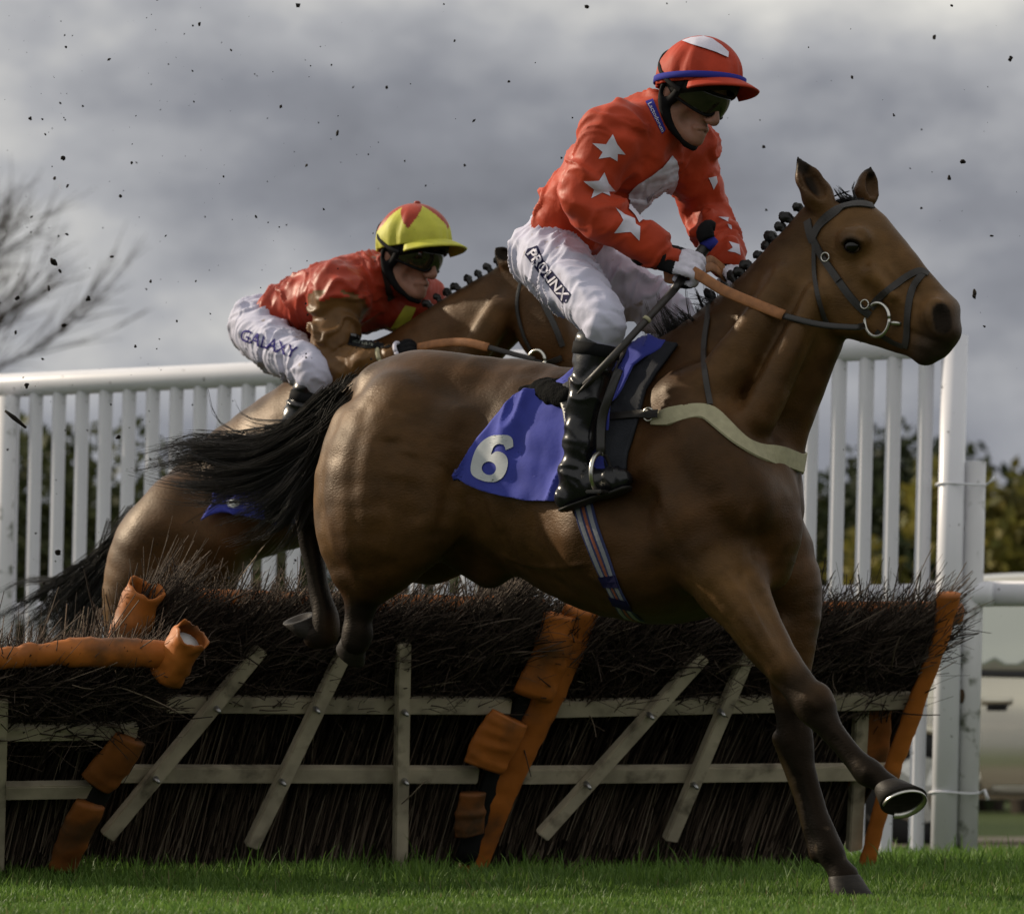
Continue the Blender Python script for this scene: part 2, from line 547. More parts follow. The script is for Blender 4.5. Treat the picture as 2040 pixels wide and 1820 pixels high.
def strap_np(P, Nn, w, t):
    """ribbon with thickness along points P with surface normals Nn"""
    P = np.asarray(P, float); Nn = np.asarray(Nn, float); w = np.asarray(w, float)*np.ones(len(P))
    T = np.gradient(P, axis=0); T /= np.linalg.norm(T, axis=1)[:, None]+1e-12
    Nn = Nn-(Nn*T).sum(1)[:, None]*T; Nn /= np.linalg.norm(Nn, axis=1)[:, None]+1e-12
    B = np.cross(T, Nn); m = len(P)
    prof = [(-1, 0), (-0.92, 1), (0, 1.12), (0.92, 1), (1, 0)]
    V = np.concatenate([P[:, None]+np.stack([B*(a*w/2)[:, None]+Nn*(b*t) for a, b in prof], 1)], 1).reshape(-1, 3)
    n = len(prof); i = np.arange(m-1)[:, None]*n; j = np.arange(n-1)[None]
    Fq = np.stack([i+j, i+j+1, i+n+j+1, i+n+j], -1).reshape(-1, 4)
    return V, Fq
def strap(name, fr, pts, w, tree, parent, m, t=0.004, off=0.001, sub=6, smooth_n=2):
    """leather strap following picture points over a surface (w metres wide)"""
    P2 = catmull(np.array([p[:2] for p in pts], float), sub)
    P, Nn = [], []
    for u, v in P2:
        o, d = fr.ray(u, v); hit = tree.ray_cast(o, d)
        if hit[0] is None:
            if not P: continue
            nr = tree.find_nearest(o+d*((Vector(P[-1])-o).dot(d))); p, n = nr[0], nr[1]
        else: p, n = hit[0], hit[1]
        P.append(np.array(p+n*off)); Nn.append(np.array(n))
    P = np.array(P); Nn = np.array(Nn)
    for _ in range(smooth_n):
        Nn[1:-1] = (Nn[:-2]+Nn[1:-1]+Nn[2:])/3; P[1:-1] = (P[:-2]+2*P[1:-1]+P[2:])/4
    V, Fq = strap_np(P, Nn, w, t)
    return new_obj(name, mesh_np(name, V, Fq), parent, m)
def ring_pts(tree, c, ax1, ax2, a0, a1, n=48, off=0.002):
    c = Vector(c); P, Nn = [], []
    for i in range(n+1):
        a = a0+(a1-a0)*i/n
        d = (Vector(ax1)*math.cos(a)+Vector(ax2)*math.sin(a)).normalized()
        hit = tree.ray_cast(c+d*1.2, -d)
        if hit[0] is None: continue
        P.append(np.array(hit[0]+d*off)); Nn.append(np.array(d))
    P = np.array(P); Nn = np.array(Nn)
    for _ in range(2):
        P[1:-1] = (P[:-2]+2*P[1:-1]+P[2:])/4
    return P, Nn
def ring(name, tree, c, ax1, ax2, w, t, parent, m, a0=0, a1=2*math.pi, n=48, off=0.002):
    P, Nn = ring_pts(tree, c, ax1, ax2, a0, a1, n, off)
    V, Fq = strap_np(P, Nn, w, t)
    return new_obj(name, mesh_np(name, V, Fq), parent, m)

def strands_np(P, R0, R1=None, n=3):
    """many thin hairs/twigs at once. P (k, m, 3), R0 (k,) -> V, F quads"""
    P = np.asarray(P, float); k, m, _ = P.shape
    R0 = np.asarray(R0, float)*np.ones(k); R1 = R0*0.3 if R1 is None else np.asarray(R1, float)*np.ones(k)
    T = np.gradient(P, axis=1); T /= np.linalg.norm(T, axis=2, keepdims=True)+1e-12
    up = np.array((0.31, 0.85, 0.42)); x = np.cross(T, up); x /= np.linalg.norm(x, axis=2, keepdims=True)+1e-9
    y = np.cross(T, x)
    r = (R0[:, None]+(R1-R0)[:, None]*np.linspace(0, 1, m)[None])[..., None]
    a = 2*np.pi*np.arange(n)/n
    V = np.stack([P+r*(math.cos(q)*x+math.sin(q)*y) for q in a], 2).reshape(-1, 3)
    base = (np.arange(k)*m*n)[:, None, None]; i = (np.arange(m-1)*n)[None, :, None]; j = np.arange(n)[None, None]
    Fq = np.stack([base+i+j, base+i+(j+1) % n, base+i+n+(j+1) % n, base+i+n+j], -1).reshape(-1, 4)
    return V, Fq
def strands(name, P, R0, parent, m, R1=None, col=None, n=3):
    V, Fq = strands_np(P, R0, R1, n)
    me = mesh_np(name, V, Fq)
    if col is not None: set_col(me, np.repeat(np.asarray(col), P.shape[1]*n, axis=0))
    return new_obj(name, me, parent, m)
def hair_from_guides(guides, seg=10):
    """guides: list of (points(m,3), count, spread0, spread1) -> (k, seg, 3)"""
    out = []
    for G, cnt, s0, s1 in guides:
        G = catmull(np.asarray(G, float), 6)
        L = np.r_[0, np.cumsum(np.linalg.norm(np.diff(G, axis=0), axis=1))]; L /= L[-1]
        t = np.linspace(0, 1, seg)
        done = 0
        while done < cnt:
            o0 = rng.normal(0, 1, 3)*s0; o1 = rng.normal(0, 1, 3)*s1; ph = rng.uniform(0, 6.28, 3); am = rng.uniform(0.1, 0.35)*s1; fq = rng.uniform(3, 8); ln = rng.uniform(0.6, 1.0)
            for _ in range(int(rng.integers(5, 16))):          # a lock of hair
                tl = t*min(1.0, ln*rng.uniform(0.85, 1.05))
                C = np.stack([np.interp(tl, L, G[:, i]) for i in range(3)], 1)
                j0 = o0+rng.normal(0, 1, 3)*s0*0.25; j1 = o1+rng.normal(0, 1, 3)*s1*0.16
                out.append(C+j0*(1-tl)[:, None]+j1*(tl**1.3)[:, None]+am*np.sin(tl[:, None]*fq+ph)*tl[:, None]); done += 1
    return np.array(out)

def ball(name, c, r, parent, m, sc=(1, 1, 1), seg=20):
    bm = bmesh.new(); bmesh.ops.create_uvsphere(bm, u_segments=seg, v_segments=seg//2+2, radius=r)
    for v in bm.verts: v.co = Vector((v.co.x*sc[0], v.co.y*sc[1], v.co.z*sc[2]))+Vector(c)
    me = bpy.data.meshes.new(name); bm.to_mesh(me); bm.free(); return new_obj(name, me, parent, m)

def solid(o, t, off=-1):
    m = o.modifiers.new('solid', 'SOLIDIFY'); m.thickness = t; m.offset = off; return o


def ridges(me, fr, tree, items):
    """raised veins and muscle edges (height > 0) or grooves (height < 0) along picture lines on a surface"""
    V = vco(me); Nn = vno(me); disp = np.zeros(len(V))
    for pts, w, hgt in items:
        P = []
        for u, v in catmull(np.array(pts, float), 5):
            o, d = fr.ray(u, v); hit = tree.ray_cast(o, d)
            if hit[0] is not None: P.append(np.array(hit[0]))
        if len(P) < 2: continue
        P = np.array(P); lo = P.min(0)-3*w; hi = P.max(0)+3*w
        idx = np.where(((V > lo) & (V < hi)).all(1))[0]
        if not len(idx): continue
        dm = np.full(len(idx), 9.0); tm = np.zeros(len(idx)); n = len(P)-1
        for k in range(n):
            dd, t = seg_dist(V[idx], P[k], P[k+1]); better = dd < dm; dm = np.where(better, dd, dm); tm = np.where(better, (k+t)/n, tm)
        fade = smooth01(tm/0.15)*smooth01((1-tm)/0.15)
        disp[idx] += hgt*(0.9 if w < 0.011 else 0.5)*np.exp(-(dm/(w*1.25))**2)*fade
    put(me, V+Nn*disp[:, None])
# ================================================================== ground, far vegetation, fence, hurdles, car
def ground_mat(name, c1, c2, c3, s1=0.35, s2=9.0):
    m = bpy.data.materials.new(name); m.use_nodes = True; t = m.node_tree; N = t.nodes; Lk = t.links; b = N['Principled BSDF']
    b.inputs['Roughness'].default_value = 0.95; b.inputs['Specular IOR Level'].default_value = 0.1
    tc = N.new('ShaderNodeTexCoord')
    def nz(sc, d):
        n = N.new('ShaderNodeTexNoise'); n.inputs['Scale'].default_value = sc; n.inputs['Detail'].default_value = d; Lk.new(tc.outputs['Object'], n.inputs['Vector']); return n.outputs['Fac']
    def ramp(f, a, bb, lo, hi):
        r = N.new('ShaderNodeMapRange'); r.inputs['From Min'].default_value = lo; r.inputs['From Max'].default_value = hi; Lk.new(f, r.inputs[0])
        mx = N.new('ShaderNodeMix'); mx.data_type = 'RGBA'; Lk.new(r.outputs[0], mx.inputs[0])
        for i, x in ((6, a), (7, bb)):
            if isinstance(x, tuple): mx.inputs[i].default_value = (*x, 1)
            else: Lk.new(x, mx.inputs[i])
        return mx.outputs[2]
    c = ramp(nz(s1, 5), c1, c2, 0.40, 0.62); c = ramp(nz(s2, 6), c, c3, 0.5, 0.75)
    Lk.new(c, b.inputs['Base Color'])
    bp = N.new('ShaderNodeBump'); bp.inputs['Strength'].default_value = 0.7; bp.inputs['Distance'].default_value = 0.03
    Lk.new(nz(40, 6), bp.inputs['Height']); Lk.new(bp.outputs[0], b.inputs['Normal'])
    return m
def sheet(name, x0, x1, y0, y1, z, m, nx=1, ny=1, amp=0.0):
    xs = np.linspace(x0, x1, nx+1); ys = np.linspace(y0, y1, ny+1)
    V = np.array([(x, y, z) for x in xs for y in ys]); 
    if amp: V[:, 2] += amp*vnoise(np.stack([V[:, 0]*2, V[:, 1]*2, 0*V[:, 0]], 1), 5)
    i = np.arange(nx)[:, None]*(ny+1); j = np.arange(ny)[None]
    Fq = np.stack([i+j, i+ny+1+j, i+ny+2+j, i+j+1], -1).reshape(-1, 4)
    o = new_obj(name, mesh_np(name, V, Fq), None, m); o['kind'] = 'structure'; return o
sheet('ground', -3000, 3000, -40, 5000, 0.0, ground_mat('turf_soil', (0.030, 0.050, 0.014), (0.055, 0.075, 0.022), (0.045, 0.036, 0.020)))
sheet('gravel_path', -60, 60, 23.6, 33.0, 0.005, ground_mat('gravel', (0.11, 0.10, 0.085), (0.16, 0.145, 0.125), (0.055, 0.055, 0.03), 0.9, 4.0))

# --- grass
GRASS = mat('grass_blade', vcol=True, rough=0.55, spec=0.25, transl=0.4)
def grass_np(n, x0, x1, y0, y1, hf, wid=0.0030, clump=0.06):
    nc = max(1, n//14)
    cx = rng.uniform(x0, x1, nc); cy = rng.uniform(y0, y1, nc); ci = rng.integers(0, nc, n)
    x = cx[ci]+rng.normal(0, clump, n); y = cy[ci]+rng.normal(0, clump, n)
    lump = 1+0.30*vnoise(np.stack([x*2.2, y*2.2, 0*x], 1), 4)+0.2*vnoise(np.stack([x*7, y*7, 0*x], 1), 6)
    h = hf(x, y)*lump*rng.uniform(0.45, 1.15, n)
    tall = rng.random(n) < 0.03; h[tall] *= 1.5
    a = rng.uniform(0, 2*np.pi, n); lean = rng.uniform(0.05, 0.75, n)*h; w = wid*rng.uniform(0.6, 1.25, n)
    dx, dy = np.cos(a)*lean, np.sin(a)*lean; b = a+np.pi/2+rng.normal(0, 0.6, n); wx, wy = np.cos(b)*w, np.sin(b)*w
    z = -0.005
    V = np.stack([np.stack([x-wx, y-wy, 0*x+z], 1), np.stack([x+wx, y+wy, 0*x+z], 1),
                  np.stack([x+dx*.3-wx*.85, y+dy*.3-wy*.85, h*.55], 1), np.stack([x+dx*.3+wx*.85, y+dy*.3+wy*.85, h*.55], 1),
                  np.stack([x+dx*.68-wx*.5, y+dy*.68-wy*.5, h*.86], 1), np.stack([x+dx*.68+wx*.5, y+dy*.68+wy*.5, h*.86], 1),
                  np.stack([x+dx-wx*.06, y+dy-wy*.06, h], 1), np.stack([x+dx+wx*.06, y+dy+wy*.06, h], 1)], 1).reshape(-1, 3)
    k = np.arange(n)[:, None]*8
    Fq = np.stack([k+0, k+1, k+3, k+2, k+2, k+3, k+5, k+4, k+4, k+5, k+7, k+6], 1).reshape(-1, 4)
    g = rng.random(n)[:, None]; dry = (rng.random(n) < 0.03)[:, None]
    pt = (0.5+0.5*vnoise(np.stack([x*1.3, y*1.3, 0*x], 1), 12))[:, None]
    c = np.array((0.062, 0.132, 0.020))*(1-g)+np.array((0.145, 0.240, 0.044))*g
    c = c*(0.75+0.5*pt); c = np.where(dry, np.array((0.17, 0.17, 0.07)), c)
    return V, Fq, np.repeat(c, 8, axis=0)
def hurdle_y(x): return 15.95+0.40*(x+0.9)
def gh(x, y):
    near = smooth01((y-13.4)/2.0)
    return 0.022+0.050*near+0.012*np.exp(-((y-hurdle_y(x))/0.5)**2)
parts = [grass_np(150000, -3.6, 3.9, 11.0, 15.4, gh, 0.0027), grass_np(70000, -3.6, 4.2, 15.4, 19.5, gh, 0.0034), grass_np(30000, -3.5, 5, 19.5, 24, lambda x, y: 0.05+0*x, 0.006)]
V, Fq = join_np([(p[0], p[1]) for p in parts])
g = new_obj('grass', mesh_np('grass', V, Fq, np.vstack([p[2] for p in parts])), None, GRASS, smooth=True)
g['kind'] = 'stuff'; tag(g, 'short green racecourse turf in front of and under the hurdles', 'grass')

# --- trees
LEAF = mat('leaf', vcol=True, rough=0.6, spec=0.2, transl=0.25)
BARK = mat('bark', (0.045, 0.036, 0.028), rough=0.9, spec=0.1, var=0.3, bump=0.6, bscale=12, bdist=0.03)
def limbs(base, h, n, r, seed, up=0.55, levels=3, spread=0.7):
    R = np.random.default_rng(seed); out = []; tips = []
    def grow(p, d, L, rad, lev):
        pts = [p]; q = p.copy(); dd = d.copy()
        for i in range(5):
            dd = dd+R.normal(0, 0.12, 3)+np.array((0, 0, 0.06)); dd /= np.linalg.norm(dd); q = q+dd*L/5; pts.append(q)
        out.append((np.array(pts), rad, rad*0.45))
        if lev == 0: tips.append(q); return
        for i in range(n):
            f = R.uniform(0.35, 1.0); k = pts[min(5, int(f*5)+1)]
            nd = dd*0.6+R.normal(0, spread, 3); nd[2] = abs(nd[2])*0.8+up*0.6; nd /= np.linalg.norm(nd)
            grow(np.array(k), nd, L*R.uniform(0.55, 0.8), rad*0.5, lev-1)
    grow(np.array(base, float), np.array((0, 0, 1.0)), h*0.45, r, levels)
    return out, np.array(tips)
def tree(label, u, d, h, w, c0, c1, n=2600, seed=1, leaf=0.17, base_z=0.0, group='trees beyond the fence'):
    R = np.random.default_rng(seed); c = W(u, CV, d)
    t = thing('tree', label, 'tree', (c.x, c.y, 0), 0, group)
    L, tips = limbs((0, 0, -0.1), h, 3, 0.05*h, seed, levels=2)
    V, Fq = join_np([tube_np(p, np.linspace(a, b, len(p)), 6, False) for p, a, b in L])
    new_obj('trunk', mesh_np('trunk', V, Fq), t, BARK)
    # crown: leaf faces in uneven clumps through the volume
    K = 26; cen = np.stack([R.normal(0, w*0.27, K), R.normal(0, w*0.22, K), h*R.uniform(0.18, 0.93, K)], 1)
    cen[:, :2] *= (1.15-0.75*np.abs(cen[:, 2:]/h-0.42))
    rad = R.uniform(0.12, 0.24, K)*w
    ci = R.integers(0, K, n); dirs = R.normal(0, 1, (n, 3)); dirs /= np.linalg.norm(dirs, axis=1)[:, None]
    P = cen[ci]+dirs*(rad[ci]*R.uniform(0.35, 1.1, n))[:, None]; P[:, 2] = np.clip(P[:, 2], 0.05, h*1.08)
    a = R.normal(0, 1, (n, 3)); a /= np.linalg.norm(a, axis=1)[:, None]; b = np.cross(a, R.normal(0, 1, (n, 3))); b /= np.linalg.norm(b, axis=1)[:, None]
    sz = leaf*R.uniform(0.5, 1.3, n)[:, None]
    V = np.stack([P-a*sz, P+b*sz*.6, P+a*sz, P-b*sz*.6], 1).reshape(-1, 3); Fq = np.arange(n*4).reshape(-1, 4)
    tone = (0.55+0.6*R.random(K))[ci][:, None]*(0.8+0.4*R.random((n, 1))); mixv = R.random((n, 1))
    col = (np.array(c0)*(1-mixv)+np.array(c1)*mixv)*tone
    new_obj('crown', mesh_np('crown', V, Fq, np.repeat(col, 4, axis=0)), t, LEAF, smooth=False)
    return t
OL0, OL1 = (0.030, 0.040, 0.012), (0.060, 0.066, 0.022)
DK0, DK1 = (0.018, 0.026, 0.012), (0.036, 0.046, 0.018)
YL0, YL1 = (0.10, 0.10, 0.022), (0.17, 0.14, 0.03)
BR0, BR1 = (0.060, 0.042, 0.022), (0.10, 0.062, 0.035)
TR = [(-150, 72, 6.4, 5.5, OL0, OL1, 'olive tree at the far left behind the white rails'), (30, 75, 5.9, 4.4, OL0, OL1, 'olive tree behind the first rails beside the bare tree'),
      (110, 80, 5.2, 3.4, DK0, DK1, 'dark narrow tree behind the second and third white slats'), (185, 86, 4.1, 4.4, OL0, OL1, 'low olive bush between two taller trees behind the slats'),
      (262, 84, 4.6, 3.6, BR0, BR1, 'russet brown tree behind the slats near the second horse'), (330, 84, 5.0, 4.0, DK0, DK1, 'dark green tree behind the second horse\'s rump'),
      (430, 82, 4.3, 5.0, OL0, OL1, 'olive tree hidden mostly by the streaming tail'), (560, 84, 4.4, 5.0, DK0, DK1, 'dark tree behind the second rider\'s boot'),
      (720, 84, 4.6, 5.4, OL0, OL1, 'olive tree hidden behind the two horses'), (900, 84, 4.4, 5.4, DK0, DK1, 'dark tree behind the leading horse\'s loins'), (1080, 82, 4.5, 5.4, OL0, OL1, 'olive tree behind the number cloth'),
      (1270, 82, 4.6, 5.2, DK0, DK1, 'dark tree behind the leading horse\'s shoulder'), (1440, 80, 5.0, 5.0, OL0, OL1, 'olive tree behind the leading horse\'s chest'), (1590, 80, 5.3, 4.2, OL0, OL1, 'olive tree just ahead of the leading horse\'s chest'),
      (1662, 84, 4.9, 2.6, BR0, BR1, 'small russet tree between two white pickets ahead of the horse'), (1725, 82, 5.4, 3.6, DK0, DK1, 'dark green tree behind the right pickets'), (1812, 78, 5.9, 3.8, DK0, DK1, 'tallest dark tree behind the pickets near the thick post'),
      (1905, 82, 5.1, 3.0, DK0, DK1, 'thin dark tree just right of the thick white post'), (1975, 78, 4.4, 4.4, OL0, OL1, 'olive bush above the silver car'),
      (2045, 70, 4.9, 3.8, YL0, YL1, 'yellow green tree at the right edge above the car'), (2160, 74, 5.4, 5.0, DK0, DK1, 'dark tree beyond the right edge behind the car')]
for i, (u, d, h, w, c0, c1, lb) in enumerate(TR): tree(lb, u, d, h, w, tuple(1.35*x for x in c0), tuple(1.35*x for x in c1), 6500, 100+i, leaf=0.12)
# long low hedge line closing the view under the trees
hp = []
R = np.random.default_rng(5); n = 9000
P = np.stack([R.uniform(-26, 26, n), R.normal(88, 1.0, n), R.uniform(0, 1, n)**0.8*2.6], 1)
a = R.normal(0, 1, (n, 3)); a /= np.linalg.norm(a, axis=1)[:, None]; b = np.cross(a, R.normal(0, 1, (n, 3))); b /= np.linalg.norm(b, axis=1)[:, None]
V = np.stack([P-a*.22, P+b*.15, P+a*.22, P-b*.15], 1).reshape(-1, 3)
hcol = np.array((0.026, 0.034, 0.012))*(0.6+0.8*R.random((n, 1)))
hd = new_obj('hedge', mesh_np('hedge', V, np.arange(n*4).reshape(-1, 4), np.repeat(hcol, 4, axis=0)), None, LEAF, smooth=False)
hd['kind'] = 'stuff'; tag(hd, 'low dark hedgerow running along under the far trees', 'hedge')
# bare winter tree
c = W(-555, CV, 110)
bt = thing('tree', 'bare winter tree with upright branches at the far left above the rails', 'tree', (c.x, c.y, 0), 0, 'trees beyond the fence')
bt.scale = (2.4, 2.4, 2.4)
allL = []
R = np.random.default_rng(21)
Lm = []
def br(p, d, L, r, lev):
    pts = [p]; q = p.copy()
    for i in range(6):
        d = d+R.normal(0, 0.07, 3)+np.array((0.006, 0, 0.05)); d /= np.linalg.norm(d); q = q+d*L/6; pts.append(q)
    Lm.append((np.array(pts), r, r*0.35))
    if lev == 0: return
    for i in range(7 if lev > 1 else 9):
        k = pts[R.integers(2, 7)]; nd = d+R.normal(0, 0.19, 3); nd[2] = abs(nd[2]); nd /= np.linalg.norm(nd)
        br(np.array(k), nd, L*R.uniform(0.5, 0.75), r*0.45, lev-1)
for x0, dx in ((0, -0.1), (0.15, 0.14), (0.35, 0.26), (-0.3, 0.02)):
    br(np.array((x0, R.normal(0, .2), 0.0)), np.array((dx, 0, 1.0)), R.uniform(2.6, 3.1), 0.11, 3)
V, Fq = join_np([tube_np(p, np.linspace(a, b, len(p)), 5, False) for p, a, b in Lm[:4]])
new_obj('trunk', mesh_np('trunk', V, Fq), bt, BARK)
Ls = [l for l in Lm if l[1] < 0.099]
tw_ = []
for p, r_, _ in Ls:                                   # fine twigs off every branch
    for k in range(7):
        q = p[R.integers(1, 7)]; d = (p[-1]-p[0])/np.linalg.norm(p[-1]-p[0])+R.normal(0, 0.28, 3); d[2] = abs(d[2]); d /= np.linalg.norm(d); L_ = R.uniform(0.25, 0.6)
        t = np.linspace(0, 1, 7)[:, None]; tw_.append(q+d*L_*t+R.normal(0, 0.03, 3)*t*t)
P_ = np.array([p for p, _, _ in Ls]+tw_); R_ = np.array([r_ for _, r_, _ in Ls]+[0.006]*len(tw_))
strands('branches', P_, R_, bt, BARK)

# --- white rail fence (the wing of the hurdle)
PVC = mat('white_plastic', (0.72, 0.72, 0.775), rough=0.35, spec=0.4, var=0.05, vscale=3, dirt=(0.045, 0.04, 0.035), dscale=34, dthr=(0.695, 0.72), bump=0.05, bscale=20)
PVCD = mat('white_plastic_old', (0.60, 0.60, 0.62), rough=0.45, spec=0.35, var=0.08, vscale=4, dirt=(0.12, 0.13, 0.10), dscale=14, dthr=(0.56, 0.70))
fen = thing('rail_fence', 'white plastic picket wing with rounded top rail behind both horses', 'fence')
A = np.array(W(-260, CV, 23.1)); B = np.array(W(1878, CV, 20.6)); A[2] = B[2] = 0
dirf = (B-A)/np.linalg.norm(B-A); Lf = np.linalg.norm(B-A)
ztop, zlow = 2.185, 1.13
lean = np.array((0.022, 0, 1.0))
def fp(s_, z): return A+dirf*s_+lean*z
tube('top_rail', [fp(-3, ztop), fp(Lf*0.5, ztop), fp(Lf-0.01, ztop-0.005)], 0.055, fen, PVC, n=24)
behind = np.array((0, 0.088, 0))
tube('lower_rail', [fp(-3, zlow)+behind, fp(Lf+0.2, zlow)+behind], 0.052, fen, PVC, n=24)
# slat profile: hollow rounded box, shared mesh
nn_ = 12; aa = np.linspace(0, 2*np.pi, nn_, endpoint=False)+0.26
prof = np.stack([np.sign(np.cos(aa))*np.abs(np.cos(aa))**0.62*0.0305, np.sign(np.sin(aa))*np.abs(np.sin(aa))**0.62*0.028], 1)
ca, sa = math.cos(0.5), math.sin(0.5); prof = prof @ np.array(((ca, sa), (-sa, ca)))
V = np.vstack([np.hstack([prof+np.array((lean[0]*z, 0)), np.full((nn_, 1), z)]) for z in (-0.1, 0.6, 1.3, ztop-0.02)])
i = np.arange(3)[:, None]*nn_; j = np.arange(nn_)[None]
sl_me = mesh_np('slat', V, np.stack([i+j, i+(j+1) % nn_, i+nn_+(j+1) % nn_, i+nn_+j], -1).reshape(-1, 4)); sl_me.materials.append(PVC)
sl_me.polygons.foreach_set('use_smooth', np.ones(len(sl_me.polygons), bool))
sp = 0.1262; k0 = int(Lf/sp)
for i in range(k0+14):
    s_ = Lf-0.075-sp*(i+0.55)*(1.0)
    if i == 0: s_ = Lf-0.125
    o = bpy.data.objects.new('slat', sl_me); COL.objects.link(o); o.parent = fen; o.location = A+dirf*s_
tube('post', [fp(Lf, -0.1), fp(Lf, 1.2), fp(Lf, ztop+0.03)], 0.055, fen, PVC, n=28)
for px_ in (4, ):
    q = (px_-CU)/F; s_ = (q*(A[1]-0.1)-A[0]-lean[0])/(dirf[0]-q*dirf[1]); tube('post', [fp(s_, -0.1)+np.array((0, -0.1, 0)), fp(s_, ztop-0.06)+np.array((0, -0.1, 0))], 0.042, fen, PVCD, n=24)
for zz in (1.59, 0.30):
    a = np.linspace(0, 2*np.pi, 40); ell = np.stack([0.105*np.cos(a)+0.040, 0.062*np.sin(a), 0.004*np.sin(2*a)], 1)
    tube('tie', fp(Lf, zz)+ell, 0.0045, fen, PVC, n=6)
    tube('tie_end', [fp(Lf, zz)+np.array((0.145, -0.03, 0)), fp(Lf, zz)+np.array((0.162, -0.06, 0.012)), fp(Lf, zz)+np.array((0.175, -0.06, -0.03 if zz < 1 else 0.03))], [0.005, 0.006, 0.008], fen, PVC, n=5)
run = thing('running_rail', 'shorter white rail post and single rail leading off behind the thick post', 'rail')
fo = fp(Lf, 0)+np.array((0.098, 0.035, 0))
q0 = fo.copy()
tube('post', [q0+lean*-0.1, q0+lean*0.8, q0+lean*(0.30+(CV-918)/F*20.6)], 0.048, run, PVCD, n=28)
ball('bolt_hole', q0+lean*(0.30+(CV-1386)/F*20.6)+np.array((-0.030, -0.034, 0)), 0.024, run, mat('rust_hole', (0.05, 0.028, 0.012), rough=0.9), (1, 0.35, 1.3))
tube('rail', [q0+np.array((0.02, 0.03, zlow+0.006)), q0+np.array((3.2, 0.1, zlow+0.01))], 0.054, run, PVC, n=24)

# --- hurdles
WOOD = mat('hurdle_timber', (0.42, 0.365, 0.27), rough=0.85, spec=0.2, var=0.28, vscale=8, bump=0.5, bscale=26, bdist=0.004, stretch=(1, 1, 1), dirt=(0.07, 0.06, 0.04), dscale=10, dthr=(0.55, 0.75))
TWIG = mat('birch_twig', vcol=True, rough=0.8, spec=0.15)
ORANGE = mat('orange_pvc', (0.42, 0.130, 0.022), rough=0.55, spec=0.3, var=0.2, vscale=8, bump=0.35, bscale=24, bdist=0.006, dirt=(0.13, 0.055, 0.02), dscale=7, dthr=(0.50, 0.70))
ORANGE_SHADED = mat('shaded_orange_pvc', (0.22, 0.075, 0.018), rough=0.6, spec=0.2, var=0.3, vscale=10, bump=0.35, bscale=24, bdist=0.006, dirt=(0.07, 0.04, 0.02), dscale=7, dthr=(0.45, 0.65))  # darker, dirtier orange copy: shade of the lower pads put into the colour
PIPEW = mat('white_pipe', (0.55, 0.55, 0.56), rough=0.5)
BOLT = mat('bolt_zinc', (0.42, 0.42, 0.42), rough=0.35, metal=0.9)
class Plane:
    def __init__(s, BL, BR, TL):
        s.p = np.array(W(*BL)); s.x = np.array(W(*BR))-s.p; s.y = np.array(W(*TL))-s.p
        s.n = np.cross(s.x, s.y); s.n /= np.linalg.norm(s.n)
        if s.n[1] > 0: s.n = -s.n
        s.xn = s.x/np.linalg.norm(s.x); s.yn = s.y-(s.y @ s.xn)*s.xn; s.yn /= np.linalg.norm(s.yn)
        s.up = s.y/np.linalg.norm(s.y)
    def at(s, u, v, off=0.0):
        c = np.array((0, 0, H)); d = np.array(((u-CU)/F, 1, (CV-v)/F)); q = s.p+s.n*off
        return c+d*(((q-c) @ s.n)/(d @ s.n))
    def st(s, a, b, off=0.0): return s.p+s.x*a+s.y*b+s.n*off
def pad(name, pts, w, t, nrm, parent, m=ORANGE, seed=1, amp=0.0035, sub=10, open_=False):
    A_ = np.asarray(pts, float); Wd = np.asarray(w, float)*np.ones(len(A_))
    C = catmull(np.hstack([A_, Wd[:, None]]), sub) if len(A_) > 2 else np.array([np.r_[A_[0]*(1-f)+A_[1]*f, Wd[0]*(1-f)+Wd[1]*f] for f in np.linspace(0, 1, sub*2)])
    ctr = C[:, :3]; V, Fq = tube_np(ctr, C[:, 3]/2, 22, not open_, t, up=tuple(np.cross(nrm, ctr[-1]-ctr[0])))
    me = mesh_q(name, V, Fq); Nn = vno(me)
    ax = (ctr[-1]-ctr[0])/np.linalg.norm(ctr[-1]-ctr[0]); s_ = (V-ctr[0]) @ ax
    q = np.stack([s_*22, (V @ np.cross(nrm, ax))*10, V @ np.asarray(nrm)*8], 1)
    put(me, V+Nn*(amp*(1-2*np.abs(vnoise(q, seed)))+amp*0.5*vnoise(q*2.3, seed+3))[:, None])
    return new_obj(name, me, parent, m)
